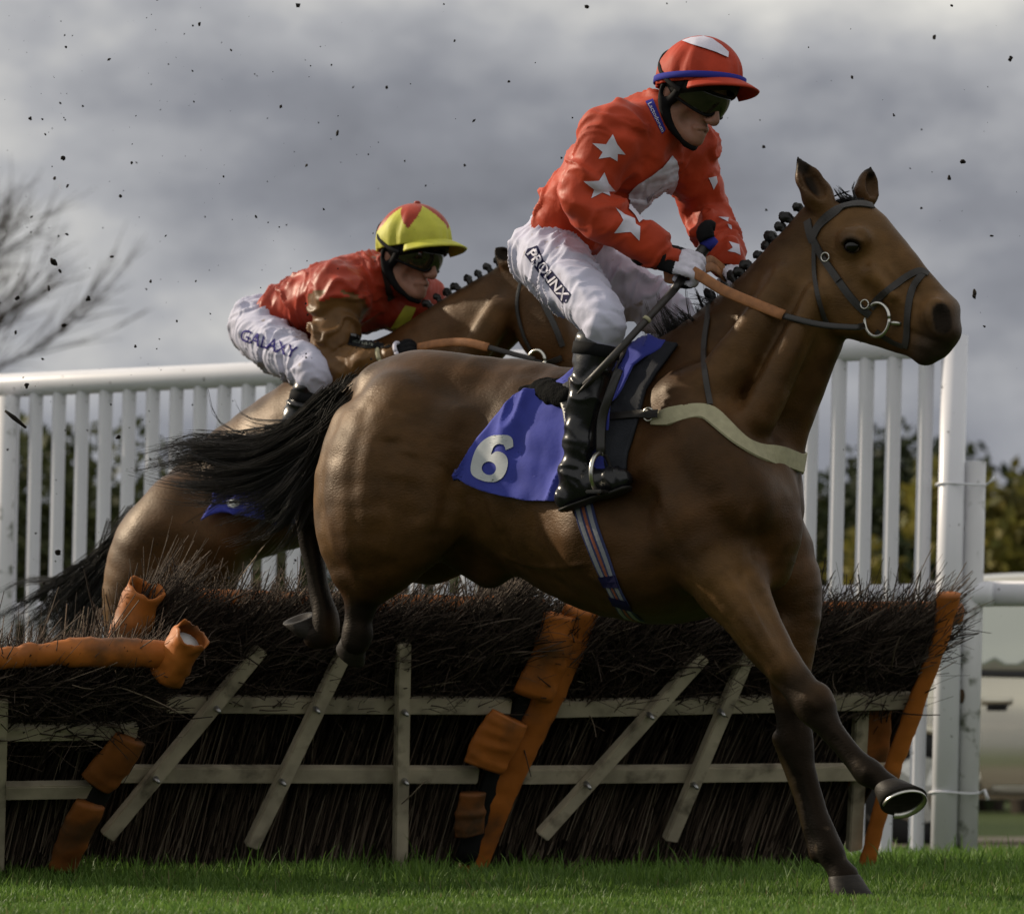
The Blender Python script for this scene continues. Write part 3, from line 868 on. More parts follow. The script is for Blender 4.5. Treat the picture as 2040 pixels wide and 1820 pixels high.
def brush(pl_, s0, s1, parent, n_low, n_up, n_top, seed, fwd=0.5, top=1.0, side=0.25, col=1.0):
    R = np.random.default_rng(seed); Wd = np.linalg.norm(pl_.x); Hh_ = np.linalg.norm(pl_.y); P = []; C = []; Rd = []
    def add(p0, d, L, bend, n, rad, c):
        m = 5; t = np.linspace(0, 1, m)[None, :, None]
        P.append(p0[:, None]+d[:, None]*L[:, None, None]*t+bend[:, None]*(t**2)); C.append(c); Rd.append(rad)
    # upright stems in the lower half
    a = R.uniform(s0, s1, n_low); b = R.uniform(-0.10, 0.12, n_low); off = R.uniform(-0.15, -0.035, n_low)
    p0 = pl_.p+a[:, None]*pl_.x+b[:, None]*pl_.y+off[:, None]*pl_.n
    d = pl_.up[None]*(0.72)+np.array((0, 0, 0.28))+R.normal(0, 0.055, (n_low, 3)); d /= np.linalg.norm(d, axis=1)[:, None]
    sh = R.random((n_low, 1))
    pale = (R.random(n_low) < 0.12)[:, None]
    c = np.array((0.10, 0.074, 0.056))*(0.35+1.9*sh**2)*col; c = np.where(pale, np.array((0.27, 0.215, 0.16))*col, c)
    add(p0, d, R.uniform(0.45, 0.85, n_low)*Hh_, R.normal(0, 0.02, (n_low, 3)), n_low, R.uniform(0.0018, 0.0042, n_low), c)
    # bushy upper brush, sweeping forward over the rails
    a = R.uniform(s0, s1, n_up); b = R.uniform(0.60, 0.95, n_up)*top; off = R.uniform(-0.13, 0.005, n_up)+0.03*(b > 0.8)
    p0 = pl_.p+a[:, None]*pl_.x+b[:, None]*pl_.y+off[:, None]*pl_.n
    d = pl_.up[None]*R.uniform(0.3, 1.0, (n_up, 1))+pl_.n[None]*R.uniform(-0.15, 1.0, (n_up, 1))*(fwd*smooth01((b-0.68)/0.2))[:, None]+pl_.xn[None]*(side+R.normal(0, 0.38, (n_up, 1)))+R.normal(0, 0.22, (n_up, 3)); d /= np.linalg.norm(d, axis=1)[:, None]
    sh = R.random((n_up, 1)); pale = (R.random(n_up) < 0.03)[:, None]
    c = np.array((0.052, 0.038, 0.030))*(0.4+1.8*sh**2)*col; c = np.where(pale, np.array((0.20, 0.155, 0.115))*col, c)
    L = R.uniform(0.08, 0.24, n_up); L = np.minimum(L, (1.06*top-b)*Hh_*1.2+0.06)
    add(p0, d, L, R.normal(0, 0.03, (n_up, 3)), n_up, 0.0011+0.0032*R.random(n_up)**2.2, c)
    # spiky ends along the top
    a = R.uniform(s0, s1, n_top); cl = vnoise(np.stack([a*16, 0*a, 0*a+seed], 1), seed)
    keep = R.random(n_top) < 0.55+0.9*cl; a = a[keep]; k = len(a)
    p0 = pl_.p+a[:, None]*pl_.x+(R.uniform(0.80, 0.99, k)*top)[:, None]*pl_.y+R.uniform(-0.05, 0.06, k)[:, None]*pl_.n
    d = pl_.up[None]*0.75+pl_.xn[None]*(0.42+R.normal(0, 0.3, (k, 1)))+R.normal(0, 0.14, (k, 3)); d /= np.linalg.norm(d, axis=1)[:, None]
    sh = R.random((k, 1)); c = np.array((0.062, 0.048, 0.038))*(0.4+1.7*sh)*col
    add(p0, d, R.uniform(0.05, 0.16, k)*(1+1.1*np.clip(cl[keep], 0, 1)), R.normal(0, 0.015, (k, 3)), k, 0.0012+0.0030*R.random(k)**2, c)
    o = strands('brush', np.concatenate(P), np.concatenate(Rd), parent, TWIG, R1=np.concatenate(Rd)*0.5, col=np.concatenate(C))
    o['kind'] = 'stuff'; return o
def brush_core(pl_, s0, s1, parent, seed, top=0.9):
    """packed dark heart of the brush so little daylight shows through"""
    n = 1600; R = np.random.default_rng(seed)
    a = R.uniform(s0, s1, n); p0 = pl_.p+a[:, None]*pl_.x+R.uniform(-0.14, 0.2, n)[:, None]*pl_.y+R.uniform(-0.14, -0.09, n)[:, None]*pl_.n
    d = pl_.up[None]+R.normal(0, 0.05, (n, 3)); L = R.uniform(0.5, 0.85, n)*np.linalg.norm(pl_.y)*top
    t = np.linspace(0, 1, 4)[None, :, None]; P = p0[:, None]+d[:, None]*L[:, None, None]*t
    o = strands('stems', P, R.uniform(0.006, 0.012, n), parent, TWIG, R1=np.full(n, 0.006), col=np.array((0.032, 0.024, 0.018))*(0.3+1.2*R.random((n, 1))))
    o['kind'] = 'stuff'; return o
def bolts(pl_, pts, parent):
    for u, v in pts:
        p = pl_.at(u, v, 0.062); tube('bolt', [p-pl_.n*0.012, p, p+pl_.n*0.028], [0.010, 0.010, 0.005], parent, BOLT, n=8)
def timber(pl_, name, a, b, w, off, parent, t=0.035): return beam(name, pl_.at(*a, off), pl_.at(*b, off), w, t, pl_.n, parent, WOOD)

# right-hand panel
pc = Plane((945, 1745, 16.15), (1712, 1738, 16.75), (1172, 1225, 15.85))
hc = thing('hurdle', 'brushwood hurdle panel with intact orange end under the leading horse\'s forelegs', 'hurdle', tuple(pc.st(0, -0.08)*np.array((1, 1, 0))), 0, 'hurdle panels')
hc_inv = Matrix.Translation(-Vector(hc.location))
def under(root, fn):
    """build world-space parts, then hang them under the root"""
    before = set(bpy.data.objects); fn(); 
    for o in set(bpy.data.objects)-before:
        if o.parent is root: o.matrix_parent_inverse = Matrix.Translation(-Vector(root.location))
def panel_c():
    timber(pc, 'rail', (1085, 1411), (1812, 1394), 0.056, 0.0, hc); timber(pc, 'rail', (1020, 1543), (1770, 1536), 0.056, 0.0, hc)
    timber(pc, 'brace', (1400, 1305), (1078, 1664), 0.048, 0.038, hc); timber(pc, 'brace', (1490, 1300), (1333, 1672), 0.048, 0.038, hc)
    timber(pc, 'brace', (1720, 1300), (1700, 1690), 0.05, -0.04, hc)
    bolts(pc, [(1294, 1424), (1169, 1562), (1436, 1418), (1382, 1562)], hc)
    brush_core(pc, -0.01, 0.97, hc, 31); brush(pc, -0.02, 0.905, hc, 4600, 8000, 3600, 32, fwd=0.45, side=-0.05)
    pad('top_roll', [pc.st(0.0, 0.975, -0.09), pc.st(0.5, 0.98, -0.09), pc.st(0.99, 0.985, -0.09)], 0.075, 0.9, pc.n, hc, seed=5)
    pad('end_pad', [pc.at(1158, 1212, 0.02), pc.at(1118, 1330, 0.03), pc.at(1062, 1450, 0.03), pc.at(1000, 1580, 0.03), pc.at(938, 1738, 0.03)], [0.125, 0.112, 0.105, 0.100, 0.095], 0.42, pc.n, hc, seed=7, amp=0.004, sub=14)
    pad('end_pad', [pc.at(1890, 1182, 0.05), pc.at(1872, 1270, 0.05), pc.at(1818, 1420, 0.04), pc.at(1772, 1550, 0.03), pc.at(1722, 1735, 0.03)], [0.088, 0.062, 0.068, 0.064, 0.06], 0.45, pc.n, hc, seed=9, amp=0.003, sub=14)
    pad('end_flap', [pc.at(1740, 1410, -0.05), pc.at(1735, 1480, -0.05), pc.at(1722, 1560, -0.05)], [0.13, 0.14, 0.12], 0.18, pc.n, hc, m=ORANGE_SHADED, seed=11)
under(hc, panel_c)
# middle panel
pb = Plane((112, 1752, 15.55), (915, 1748, 16.08), (292, 1205, 15.28))
hb = thing('hurdle', 'brushwood hurdle panel with three timber struts in front of the second horse', 'hurdle', tuple(pb.st(0, -0.08)*np.array((1, 1, 0))), 0, 'hurdle panels')
def panel_b():
    timber(pb, 'rail', (330, 1401), (1015, 1405), 0.054, 0.0, hb); timber(pb, 'rail', (232, 1540), (950, 1542), 0.054, 0.0, hb)
    timber(pb, 'brace', (520, 1290), (212, 1665), 0.048, 0.038, hb); timber(pb, 'brace', (692, 1285), (500, 1685), 0.048, 0.038, hb); timber(pb, 'upright', (803, 1280), (796, 1735), 0.045, 0.038, hb)
    bolts(pb, [(432, 1411), (311, 1551), (630, 1412), (562, 1556), (806, 1418), (806, 1555)], hb)
    brush_core(pb, -0.03, 1.0, hb, 41); brush(pb, -0.04, 1.0, hb, 5000, 8500, 4600, 42, fwd=0.45, side=0.30)
    pad('top_roll', [pb.st(0.02, 0.985, -0.09), pb.st(0.5, 0.975, -0.09), pb.st(1.0, 0.975, -0.09)], 0.075, 0.9, pb.n, hb, seed=15)
    pad('end_pad', [pb.at(1118, 1225, 0.045), pb.at(1098, 1300, 0.05), pb.at(1062, 1385, 0.05)], [0.125, 0.135, 0.14], 0.32, pb.n, hb, seed=17, amp=0.005)
    pad('end_pad', [pb.at(1016, 1428, 0.05), pb.at(985, 1480, 0.05), pb.at(962, 1528, 0.05)], [0.145, 0.155, 0.150], 0.30, pb.n, hb, seed=18, amp=0.005)
    pad('end_pad', [pb.at(942, 1580, 0.05), pb.at(936, 1625, 0.05), pb.at(935, 1662, 0.05)], [0.085, 0.105, 0.10], 0.32, pb.n, hb, m=ORANGE_SHADED, seed=19, amp=0.005)
    pad('end_core', [pb.at(1090, 1300, 0.0), pb.at(1010, 1480, 0.0), pb.at(925, 1715, 0.0)], 0.075, 0.6, pb.n, hb, m=BLACKRUB, seed=20)
    tube('twig', [pb.at(800, 1600, 0.08), pb.at(820, 1582, 0.1), pb.at(846, 1555, 0.11), pb.at(856, 1552, 0.11)], 0.0022, hb, mat('pale_twig', (0.20, 0.16, 0.11), rough=0.8), n=5)
BLACKRUB = mat('black_rubber', (0.010, 0.010, 0.010), rough=0.7, spec=0.2)
under(hb, panel_b)
def open_tube(pl_, name, a, b, r, parent, seed):
    """orange sleeve with a torn open end showing a white pipe"""
    P0 = np.asarray(a, float); P1_ = np.asarray(b, float); n = 30; m = 16
    ctr = np.array([P0+(P1_-P0)*f for f in np.linspace(0, 1, m)])
    V, Fq = tube_np(ctr, np.linspace(r*1.02, r*1.05, m), n, False, 0.85)
    ax = (P1_-P0)/np.linalg.norm(P1_-P0)
    ang = np.tile(np.arange(n)/n*2*np.pi, m); f = np.repeat(np.linspace(0, 1, m), n)
    V = V+ax*(0.014*vnoise(np.stack([np.cos(ang)*2.5, np.sin(ang)*2.5, 0*ang+seed], 1), seed)*(f > 0.96))[:, None]
    me = mesh_np(name, V, Fq); Nn = vno(me)
    q = np.stack([np.cos(ang)*1.6, np.sin(ang)*1.6, f*5], 1)
    put(me, V+Nn*(0.008*vnoise(q+seed, seed)+0.004*vnoise(q*2.5, seed+2))[:, None]); o = new_obj(name, me, parent, ORANGE); solid(o, 0.005)
    pc_ = [P0+(P1_-P0)*0.2, P0+(P1_-P0)*0.82]
    V, Fq = tube_np(pc_, r*0.66, 20, True); pp = new_obj('pipe', mesh_q('pipe', V, Fq), o, PIPEW); return o
def panel_b2():
    open_tube(pb, 'end_pad', pb.at(236, 1310, 0.03), pb.at(291, 1172, 0.05), 0.066, hb, 3)
    pad('end_pad', [pb.at(236, 1310, 0.02), pb.at(180, 1500, 0.02), pb.at(112, 1735, 0.02)], 0.11, 0.45, pb.n, hb, seed=23)
under(hb, panel_b2)
# left-hand panel, pushed lower and nearer
pa = Plane((-420, 1765, 14.9), (128, 1755, 15.2), (-270, 1312, 14.45))
ha = thing('hurdle', 'brushwood hurdle panel at the left edge pushed lower, with a torn orange roll', 'hurdle', tuple(pa.st(0, -0.08)*np.array((1, 1, 0))), 0, 'hurdle panels')
def panel_a():
    timber(pa, 'rail', (-400, 1462), (272, 1454), 0.052, 0.0, ha); timber(pa, 'rail', (-440, 1580), (205, 1571), 0.052, 0.0, ha)
    timber(pa, 'upright', (0, 1390), (-8, 1730), 0.045, 0.038, ha); timber(pa, 'brace', (-180, 1385), (-370, 1700), 0.048, 0.038, ha)
    brush_core(pa, -0.01, 1.05, ha, 51, 0.85); brush(pa, -0.01, 1.06, ha, 3600, 6400, 500, 52, fwd=0.6, side=0.15, top=0.96)
    pad('top_roll', [pa.at(-280, 1312, 0.03), pa.at(-100, 1306, 0.04), pa.at(20, 1310, 0.04), pa.at(70, 1302, 0.04), pa.at(200, 1298, 0.045), pa.at(345, 1303, 0.05)], [0.07, 0.07, 0.062, 0.07, 0.088, 0.078], 0.85, pa.n, ha, seed=25, amp=0.005, sub=14)
    open_tube(pa, 'end_pad', pa.at(330, 1345, 0.06), pa.at(383, 1262, 0.08), 0.058, ha, 6)
    pad('end_pad', [pa.at(262, 1470, 0.03), pa.at(215, 1535, 0.03), pa.at(190, 1560, 0.03)], [0.11, 0.125, 0.12], 0.4, pa.n, ha, m=ORANGE_SHADED, seed=26)
    pad('end_pad', [pa.at(182, 1600, 0.03), pa.at(150, 1660, 0.03), pa.at(125, 1730, 0.03)], [0.10, 0.105, 0.09], 0.4, pa.n, ha, m=ORANGE_SHADED, seed=27)
    pad('end_core', [pa.at(240, 1500, 0.0), pa.at(170, 1620, 0.0), pa.at(122, 1735, 0.0)], 0.085, 0.6, pa.n, ha, m=BLACKRUB, seed=28)
under(ha, panel_a)
# ================================================================== horses
COAT = mat('bay_coat', vcol=True, rough=0.49, spec=0.5, var=0.40, vscale=9, bump=0.45, bscale=200, bdist=0.003, rvar=0.12, stretch=(0.45, 1, 1))
_t = COAT.node_tree; _b = _t.nodes['Principled BSDF']; _a = [n for n in _t.nodes if n.type == 'ATTRIBUTE'][0]
_b.inputs['Specular Tint'].default_value = (1.0, 0.74, 0.50, 1)
_bw = _t.nodes.new('ShaderNodeRGBToBW'); _t.links.new(_a.outputs['Color'], _bw.inputs[0])
_mr = _t.nodes.new('ShaderNodeMapRange'); _mr.inputs['From Min'].default_value = 0.008; _mr.inputs['From Max'].default_value = 0.02; _mr.inputs['To Min'].default_value = 0.16; _mr.inputs['To Max'].default_value = 0.34
_t.links.new(_bw.outputs[0], _mr.inputs[0]); _t.links.new(_mr.outputs[0], _b.inputs['Specular IOR Level'])
HAIR = mat('black_hair', vcol=True, rough=0.45, spec=0.4)
HORN = mat('hoof_horn', (0.022, 0.018, 0.015), spec=0.2, rough=0.55, var=0.35, vscale=30, bump=0.3, bscale=90, stretch=(1, 1, 6))
STEEL = mat('steel', (0.55, 0.54, 0.5), rough=0.28, metal=1.0, var=0.15)
EYE = mat('horse_eye', (0.004, 0.003, 0.002), rough=0.12, spec=0.4)
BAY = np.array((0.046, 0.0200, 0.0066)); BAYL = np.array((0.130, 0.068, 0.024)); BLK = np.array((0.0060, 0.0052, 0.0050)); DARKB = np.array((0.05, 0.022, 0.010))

def hoof(fr, parent, top, bot, rt, rb, nrm, toe, shoe=True, name='hoof'):
    """top/bot local points, nrm = sole normal (local), toe = toe direction (local)"""
    top = np.asarray(top, float); bot = np.asarray(bot, float)
    n = np.asarray(nrm, float); n /= np.linalg.norm(n)
    t = np.asarray(toe, float); t = t-(t @ n)*n; t /= np.linalg.norm(t); s = np.cross(n, t)
    K = 28; a = np.linspace(0, 2*np.pi, K, endpoint=False); V = []
    for f, r in ((0, rt*0.96), (0.08, rt*1.06), (0.5, (rt+rb)/2), (0.97, rb), (1.0, rb*0.97)):
        c = top+(bot-top)*f
        ca = np.cos(a); L = np.where(ca > 0, 1.0, 0.86)
        V.append(c+r*(ca*L)[:, None]*t+r*0.93*np.sin(a)[:, None]*s)
    c = bot
    V.append(c+rb*0.72*(np.cos(a)*np.where(np.cos(a) > 0, 1.0, 0.86))[:, None]*t+rb*0.68*np.sin(a)[:, None]*s+0*n)
    V.append(c-n*0.012+rb*0.45*(np.cos(a))[:, None]*t+rb*0.42*np.sin(a)[:, None]*s)
    V.append((c-n*0.012)[None]+0*V[0]*0+0.001*np.cos(a)[:, None]*t+0.001*np.sin(a)[:, None]*s)
    V = np.vstack(V); m = 8
    i = np.arange(m-1)[:, None]*K; j = np.arange(K)[None]
    Fq = np.stack([i+j, i+(j+1) % K, i+K+(j+1) % K, i+K+j], -1).reshape(-1, 4)
    me = mesh_np(name, V, Fq)
    bm = bmesh.new(); bm.from_mesh(me); bmesh.ops.recalc_face_normals(bm, faces=bm.faces[:]); bm.to_mesh(me); bm.free()
    h = new_obj(name, me, parent, HORN)
    if shoe:
        a = np.linspace(-2.45, 2.45, 30)
        P = bot+n*0.004+rb*0.86*(np.cos(a)*np.where(np.cos(a) > 0, 1.0, 0.9))[:, None]*t+rb*0.80*np.sin(a)[:, None]*s
        tube('horseshoe', P, rb*0.155, h, STEEL, n=8, flat=0.36, up=tuple(np.cross(n, t)*0+np.cross(t, n)*0+(t*0.3+s*0.1)) if False else None)
    return h

def finish_coat(me, fr, black, light, seed=3, base=BAY, grey=(), tan=()):
    V = vco(me)
    c = np.tile(base, (len(V), 1))
    nz = fbm(V*2.3, 3, seed)
    c = c*(1+0.25*nz)[:, None]
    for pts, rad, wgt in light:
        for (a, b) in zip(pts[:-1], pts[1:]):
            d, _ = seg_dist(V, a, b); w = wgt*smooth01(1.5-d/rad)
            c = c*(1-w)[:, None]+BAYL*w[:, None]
    for pts, rad, soft in grey:
        for (a, b) in zip(pts[:-1], pts[1:]):
            d, t = seg_dist(V, a[:3], b[:3]); w = 0.85*smooth01((rad-d)/(rad*soft)+0.5); c = c*(1-w)[:, None]+np.array((0.024, 0.018, 0.0155))*w[:, None]
    mk = np.zeros(len(V))
    for pts, rad, soft in black:
        for (a, b) in zip(pts[:-1], pts[1:]):
            d, t = seg_dist(V, a[:3], b[:3]); mk = np.maximum(mk, smooth01((rad-d)/(rad*soft)+0.5))
    mk = np.clip(mk+0.12*nz*(mk > 0.02), 0, 1)
    c = c*(1-mk)[:, None]+BLK*mk[:, None]
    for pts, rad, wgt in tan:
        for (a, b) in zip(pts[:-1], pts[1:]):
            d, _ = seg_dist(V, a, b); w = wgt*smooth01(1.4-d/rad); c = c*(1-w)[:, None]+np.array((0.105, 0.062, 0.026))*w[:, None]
    mot = vnoise(V*np.array((22, 34, 30)), seed+4)*0.5+vnoise(V*np.array((60, 80, 70)), seed+6)*0.5
    c = c*(1+0.30*mot)[:, None]
    mud = smooth01((fbm(V*np.array((26, 40, 40)), 2, seed+30)-0.75)/0.5)*smooth01((0.95-V[:, 2])/0.5)*0.55
    c = c*(1-mud)[:, None]+np.array((0.11, 0.075, 0.045))*mud[:, None]
    set_col(me, np.clip(c, 0.003, 1))

def plait_mesh():
    s = SDF(0.004)
    s.chain([(0, 0, -0.01), (0, 0, 0.018), (0.002, 0, 0.03)], [0.016, 0.012, 0.014], 0.006)
    s.chain([(0.004, 0, 0.034), (-0.006, 0.003, 0.044), (-0.012, 0, 0.036)], [0.013, 0.013, 0.010], 0.003)
    me = s.mesh('plait'); V = vco(me); put(me, V+vno(me)*(0.0040*vnoise(V*170, 3))[:, None])
    set_col(me, np.tile(BLK*1.1, (len(V), 1)))
    me.materials.append(HAIR); return me
PLAIT = plait_mesh()
PLAIT.polygons.foreach_set('use_smooth', np.ones(len(PLAIT.polygons), bool))

# ---------------------------------------------------------------- the leading horse
f1 = Frame(1150, 14.0, math.radians(30))
def P1(u, v, n=0.0): return f1.L(u, v, n)
horse = thing('horse', 'bay horse with plaited mane leaping clear of the hurdle, ridden in red with white stars', 'horse', f1.o, -f1.yaw, 'racehorses')
s = SDF(0.0082)
# trunk
s.fchain(f1, [(835, 875, 0, 148), (930, 895, 0, 168), (1080, 938, 0, 208), (1230, 978, 0, 246), (1330, 985, 0, 258), (1412, 1000, 0, 196)], k=0.05, sy=0.80)
s.fchain(f1, [(1300, 760, 0, 60), (1370, 740, 0, 52), (1430, 720, 0, 50)], k=0.10)                       # withers
s.fchain(f1, [(840, 770, 0, 50), (940, 775, 0, 52), (1050, 795, 0, 55)], k=0.09)                         # loin, spine
# neck
s.fchain(f1, [(1395, 850, 0, 190), (1480, 752, 0, 158), (1558, 655, 0, 126), (1612, 560, 0, 98), (1650, 490, 0, 78)], k=0.07, sy=0.56)
s.fchain(f1, [(1400, 690, 0, 40), (1480, 605, 0, 34), (1560, 510, 0, 30), (1625, 440, 0, 28)], k=0.06)      # crest
s.fchain(f1, [(1632, 625, 0.0, 40), (1612, 700, 0.0, 46), (1570, 800, 0.0, 58), (1535, 890, 0.0, 66)], k=0.06, sy=0.8)  # windpipe line
s.fchain(f1, [(1625, 590, 0.085, 26), (1575, 700, 0.12, 34), (1510, 830, 0.16, 40)], k=0.05)              # jugular groove muscle
s.fchain(f1, [(1560, 560, 0.075, 30), (1500, 660, 0.12, 38), (1430, 760, 0.16, 50)], k=0.06)
# breast and shoulders
for sg in (1, -1):
    g = 0 if sg == 1 else 75
    s.fchain(f1, [(1365+g, 800, 0.17*sg, 62), (1420+g, 900, 0.215*sg, 78), (1472+g*0.6, 1000, 0.215*sg, 84)], k=0.06)
s.fchain(f1, [(1505, 940, 0.10, 74), (1528, 1040, 0.11, 72), (1518, 1120, 0.10, 62)], k=0.05)
s.fchain(f1, [(1505, 930, -0.10, 74), (1512, 1040, -0.11, 76), (1520, 1130, -0.12, 72)], k=0.05)
s.fchain(f1, [(1330, 930, 0.235, 60), (1385, 1030, 0.245, 72), (1420, 1110, 0.24, 66)], k=0.06)            # triceps
s.fchain(f1, [(1200, 1060, 0.20, 90), (1290, 1120, 0.18, 95)], k=0.10)
# near foreleg reaching forward
nf = [(1395, 1055, 0.215, 96), (1448, 1150, 0.22, 78), (1487, 1215, 0.22, 59), (1540, 1300, 0.21, 44), (1590, 1368, 0.20, 35), (1618, 1402, 0.20, 37), (1642, 1434, 0.20, 29), (1660, 1456, 0.20, 22), (1695, 1500, 0.20, 21), (1716, 1524, 0.20, 25), (1732, 1539, 0.20, 29), (1752, 1553, 0.20, 23), (1772, 1570, 0.20, 26)]
s.fchain(f1, nf, k=0.045, sy=0.9)
s.fchain(f1, [(1425, 1150, 0.29, 32), (1480, 1230, 0.275, 24), (1545, 1330, 0.25, 14)], k=0.03)               # forearm muscle
s.fchain(f1, [(1585, 1382, 0.20, 22), (1604, 1412, 0.20, 20), (1626, 1438, 0.20, 14), (1676, 1500, 0.20, 11), (1720, 1548, 0.20, 16)], k=0.006)  # tendon
s.fchain(f1, [(1632, 1388, 0.20, 24), (1640, 1402, 0.2, 22)], k=0.02)
# far foreleg, landing
ff = [(1540, 1120, -0.15, 92), (1575, 1200, -0.16, 64), (1578, 1280, -0.16, 50), (1572, 1360, -0.16, 40), (1578, 1430, -0.16, 33), (1586, 1474, -0.16, 36), (1595, 1512, -0.16, 27), (1606, 1545, -0.16, 22), (1626, 1615, -0.16, 21), (1641, 1664, -0.16, 26), (1651, 1692, -0.16, 30), (1666, 1722, -0.16, 24), (1680, 1745, -0.16, 30)]
s.fchain(f1, ff, k=0.045, sy=0.92)
s.fchain(f1, [(1558, 1470, -0.16, 22), (1570, 1520, -0.16, 15), (1598, 1610, -0.16, 11), (1628, 1700, -0.16, 18)], k=0.006)
s.fchain(f1, [(1545, 1250, -0.09, 26), (1552, 1350, -0.11, 18)], k=0.03)
# near hindquarter and thigh
s.fchain(f1, [(818, 845, 0.12, 116), (785, 925, 0.14, 134), (772, 1020, 0.155, 128), (768, 1088, 0.165, 90), (744, 1144, 0.16, 58), (725, 1178, 0.155, 40), (719, 1205, 0.15, 32), (714, 1236, 0.15, 27), (712, 1258, 0.15, 30), (708, 1276, 0.15, 29)], k=0.06)
s.fchain(f1, [(858, 960, 0.185, 66), (858, 1035, 0.19, 58), (836, 1080, 0.185, 44)], k=0.07)                  # stifle
s.fchain(f1, [(700, 850, 0.15, 40), (668, 950, 0.175, 40), (670, 1060, 0.185, 40), (690, 1140, 0.18, 30)], k=0.05)   # hamstring edge
s.fchain(f1, [(760, 770, 0.06, 50), (850, 755, 0.07, 52), (930, 770, 0.08, 48)], k=0.06)                  # gluteal mass
s.fchain(f1, [(905, 835, 0.19, 26), (885, 880, 0.20, 26)], k=0.09)                                         # point of hip
# far hindquarter, hock behind
s.fchain(f1, [(905, 840, -0.12, 112), (890, 930, -0.14, 125), (880, 1030, -0.15, 112), (840, 1085, -0.15, 78), (750, 1075, -0.14, 46), (660, 1035, -0.13, 33), (622, 1022, -0.13, 29), (616, 1050, -0.13, 25), (626, 1120, -0.13, 21), (640, 1190, -0.13, 21), (648, 1228, -0.13, 27), (648, 1262, -0.13, 27), (628, 1268, -0.13, 25)], k=0.05)
s.fchain(f1, [(604, 1008, -0.13, 17), (606, 1040, -0.13, 16), (622, 1120, -0.13, 13), (632, 1200, -0.13, 14)], k=0.012)
# dock
s.fchain(f1, [(760, 775, 0, 44), (700, 800, 0, 36), (655, 850, 0, 26)], k=0.05)
# sheath and belly crease
s.fchain(f1, [(930, 1095, 0.0, 48), (975, 1130, 0.0, 40)], k=0.08)
# head
HY = 0.0
s.fchain(f1, [(1650, 462, HY, 60), (1705, 498, HY, 76), (1752, 552, HY, 68), (1797, 602, HY, 55), (1838, 640, HY, 50), (1862, 662, HY, 46)], k=0.03, sy=0.80)
for sg in (1, -1):
    s.ell(P1(1683+(0 if sg > 0 else 35), 588, 0.045*sg), (0.098, 0.045, 0.108), 0.03)                         # jowl
    e = P1(1697, 486, 0.098)*np.array((1, sg, 1))
    s.ell(e+np.array((0.0, 0.012*sg, 0.014)), (0.052, 0.032, 0.040), 0.03)                                     # orbit
s.fchain(f1, [(1692, 622, 0, 46), (1752, 652, 0, 40), (1812, 682, 0, 30), (1838, 698, 0, 26)], k=0.03, sy=1.0)    # jaw
s.fchain(f1, [(1715, 430, 0, 30), (1775, 490, 0, 26), (1835, 560, 0, 24), (1885, 615, 0, 26)], k=0.03, sy=1.1)    # bridge of the nose
s.fchain(f1, [(1735, 545, 0.075, 13), (1775, 590, 0.066, 10)], k=0.03)                                          # facial crest
s.fchain(f1, [(1868, 632, 0.035, 38), (1878, 655, 0.03, 34)], k=0.03)                                            # nostril wing
s.fchain(f1, [(1868, 632, -0.05, 36), (1880, 655, -0.045, 34)], k=0.03)
s.fchain(f1, [(1862, 690, 0.0, 26), (1845, 704, 0, 20)], k=0.02, sy=1.3)                                         # lower lip
nE = P1(1696, 490, 0.106)
s.ell(nE+np.array((0.0, -0.012, 0)), (0.024, 0.020, 0.019), 0.012, sub_mode=True)
s.fchain(f1, [(1676, 484, 0.118, 5), (1692, 474, 0.124, 6), (1712, 482, 0.115, 5)], k=0.012)                      # brow
s.fchain(f1, [(1678, 497, 0.118, 4), (1695, 505, 0.120, 4), (1710, 498, 0.113, 4)], k=0.010)
s.fchain(f1, [(1862, 612, 0.092, 12), (1876, 628, 0.090, 23), (1876, 650, 0.088, 16)], k=0.010, sub_mode=True)
n_ = P1(1908, 634, -0.06)
s.ell(n_, (0.022, 0.03, 0.028), 0.014, sub_mode=True)
s.fchain(f1, [(1800, 668, 0.10, 3.5), (1835, 680, 0.085, 4), (1872, 688, 0.06, 4)], k=0.012, sub_mode=True)       # mouth
# ears
def ear(fr, sdf, base, tip, wide, face, open_k):
    b = fr.L(*base); t = fr.L(*tip); ax = (t-b)/np.linalg.norm(t-b)
    f = np.asarray(face, float); f -= (f @ ax)*ax; f /= np.linalg.norm(f); sd = np.cross(ax, f)
    L = np.linalg.norm(t-b)
    for q0, q1, w0, w1 in ((-0.1, 0.25, 0.6, 0.95), (0.25, 0.6, 0.95, 0.75), (0.6, 0.96, 0.75, 0.14)):
        sdf.chain([b+ax*L*q0, b+ax*L*q1], [wide*w0, wide*w1], 0.012)
    R = np.stack([ax, f, sd], 1)
    sdf.ell(b+ax*L*0.52+f*wide*0.95, (L*0.42, wide*0.95, wide*0.62), 0.008, R, True)
ear(f1, s, (1643, 418, 0.045), (1586, 312, 0.06), 0.047, (0.65, -0.75, 0.1), 1)
ear(f1, s, (1722, 402, -0.055), (1733, 330, -0.065), 0.038, (0.9, -0.4, 0.0), 1)
me = s.mesh('body'); relax(me, 2, 0.45)
V = vco(me); Nn = vno(me)
put(me, V+Nn*(0.0035*fbm(V*np.array((6, 9, 9)), 2, 5)+0.002*vnoise(V*24, 9))[:, None])
T0 = bvh(me)
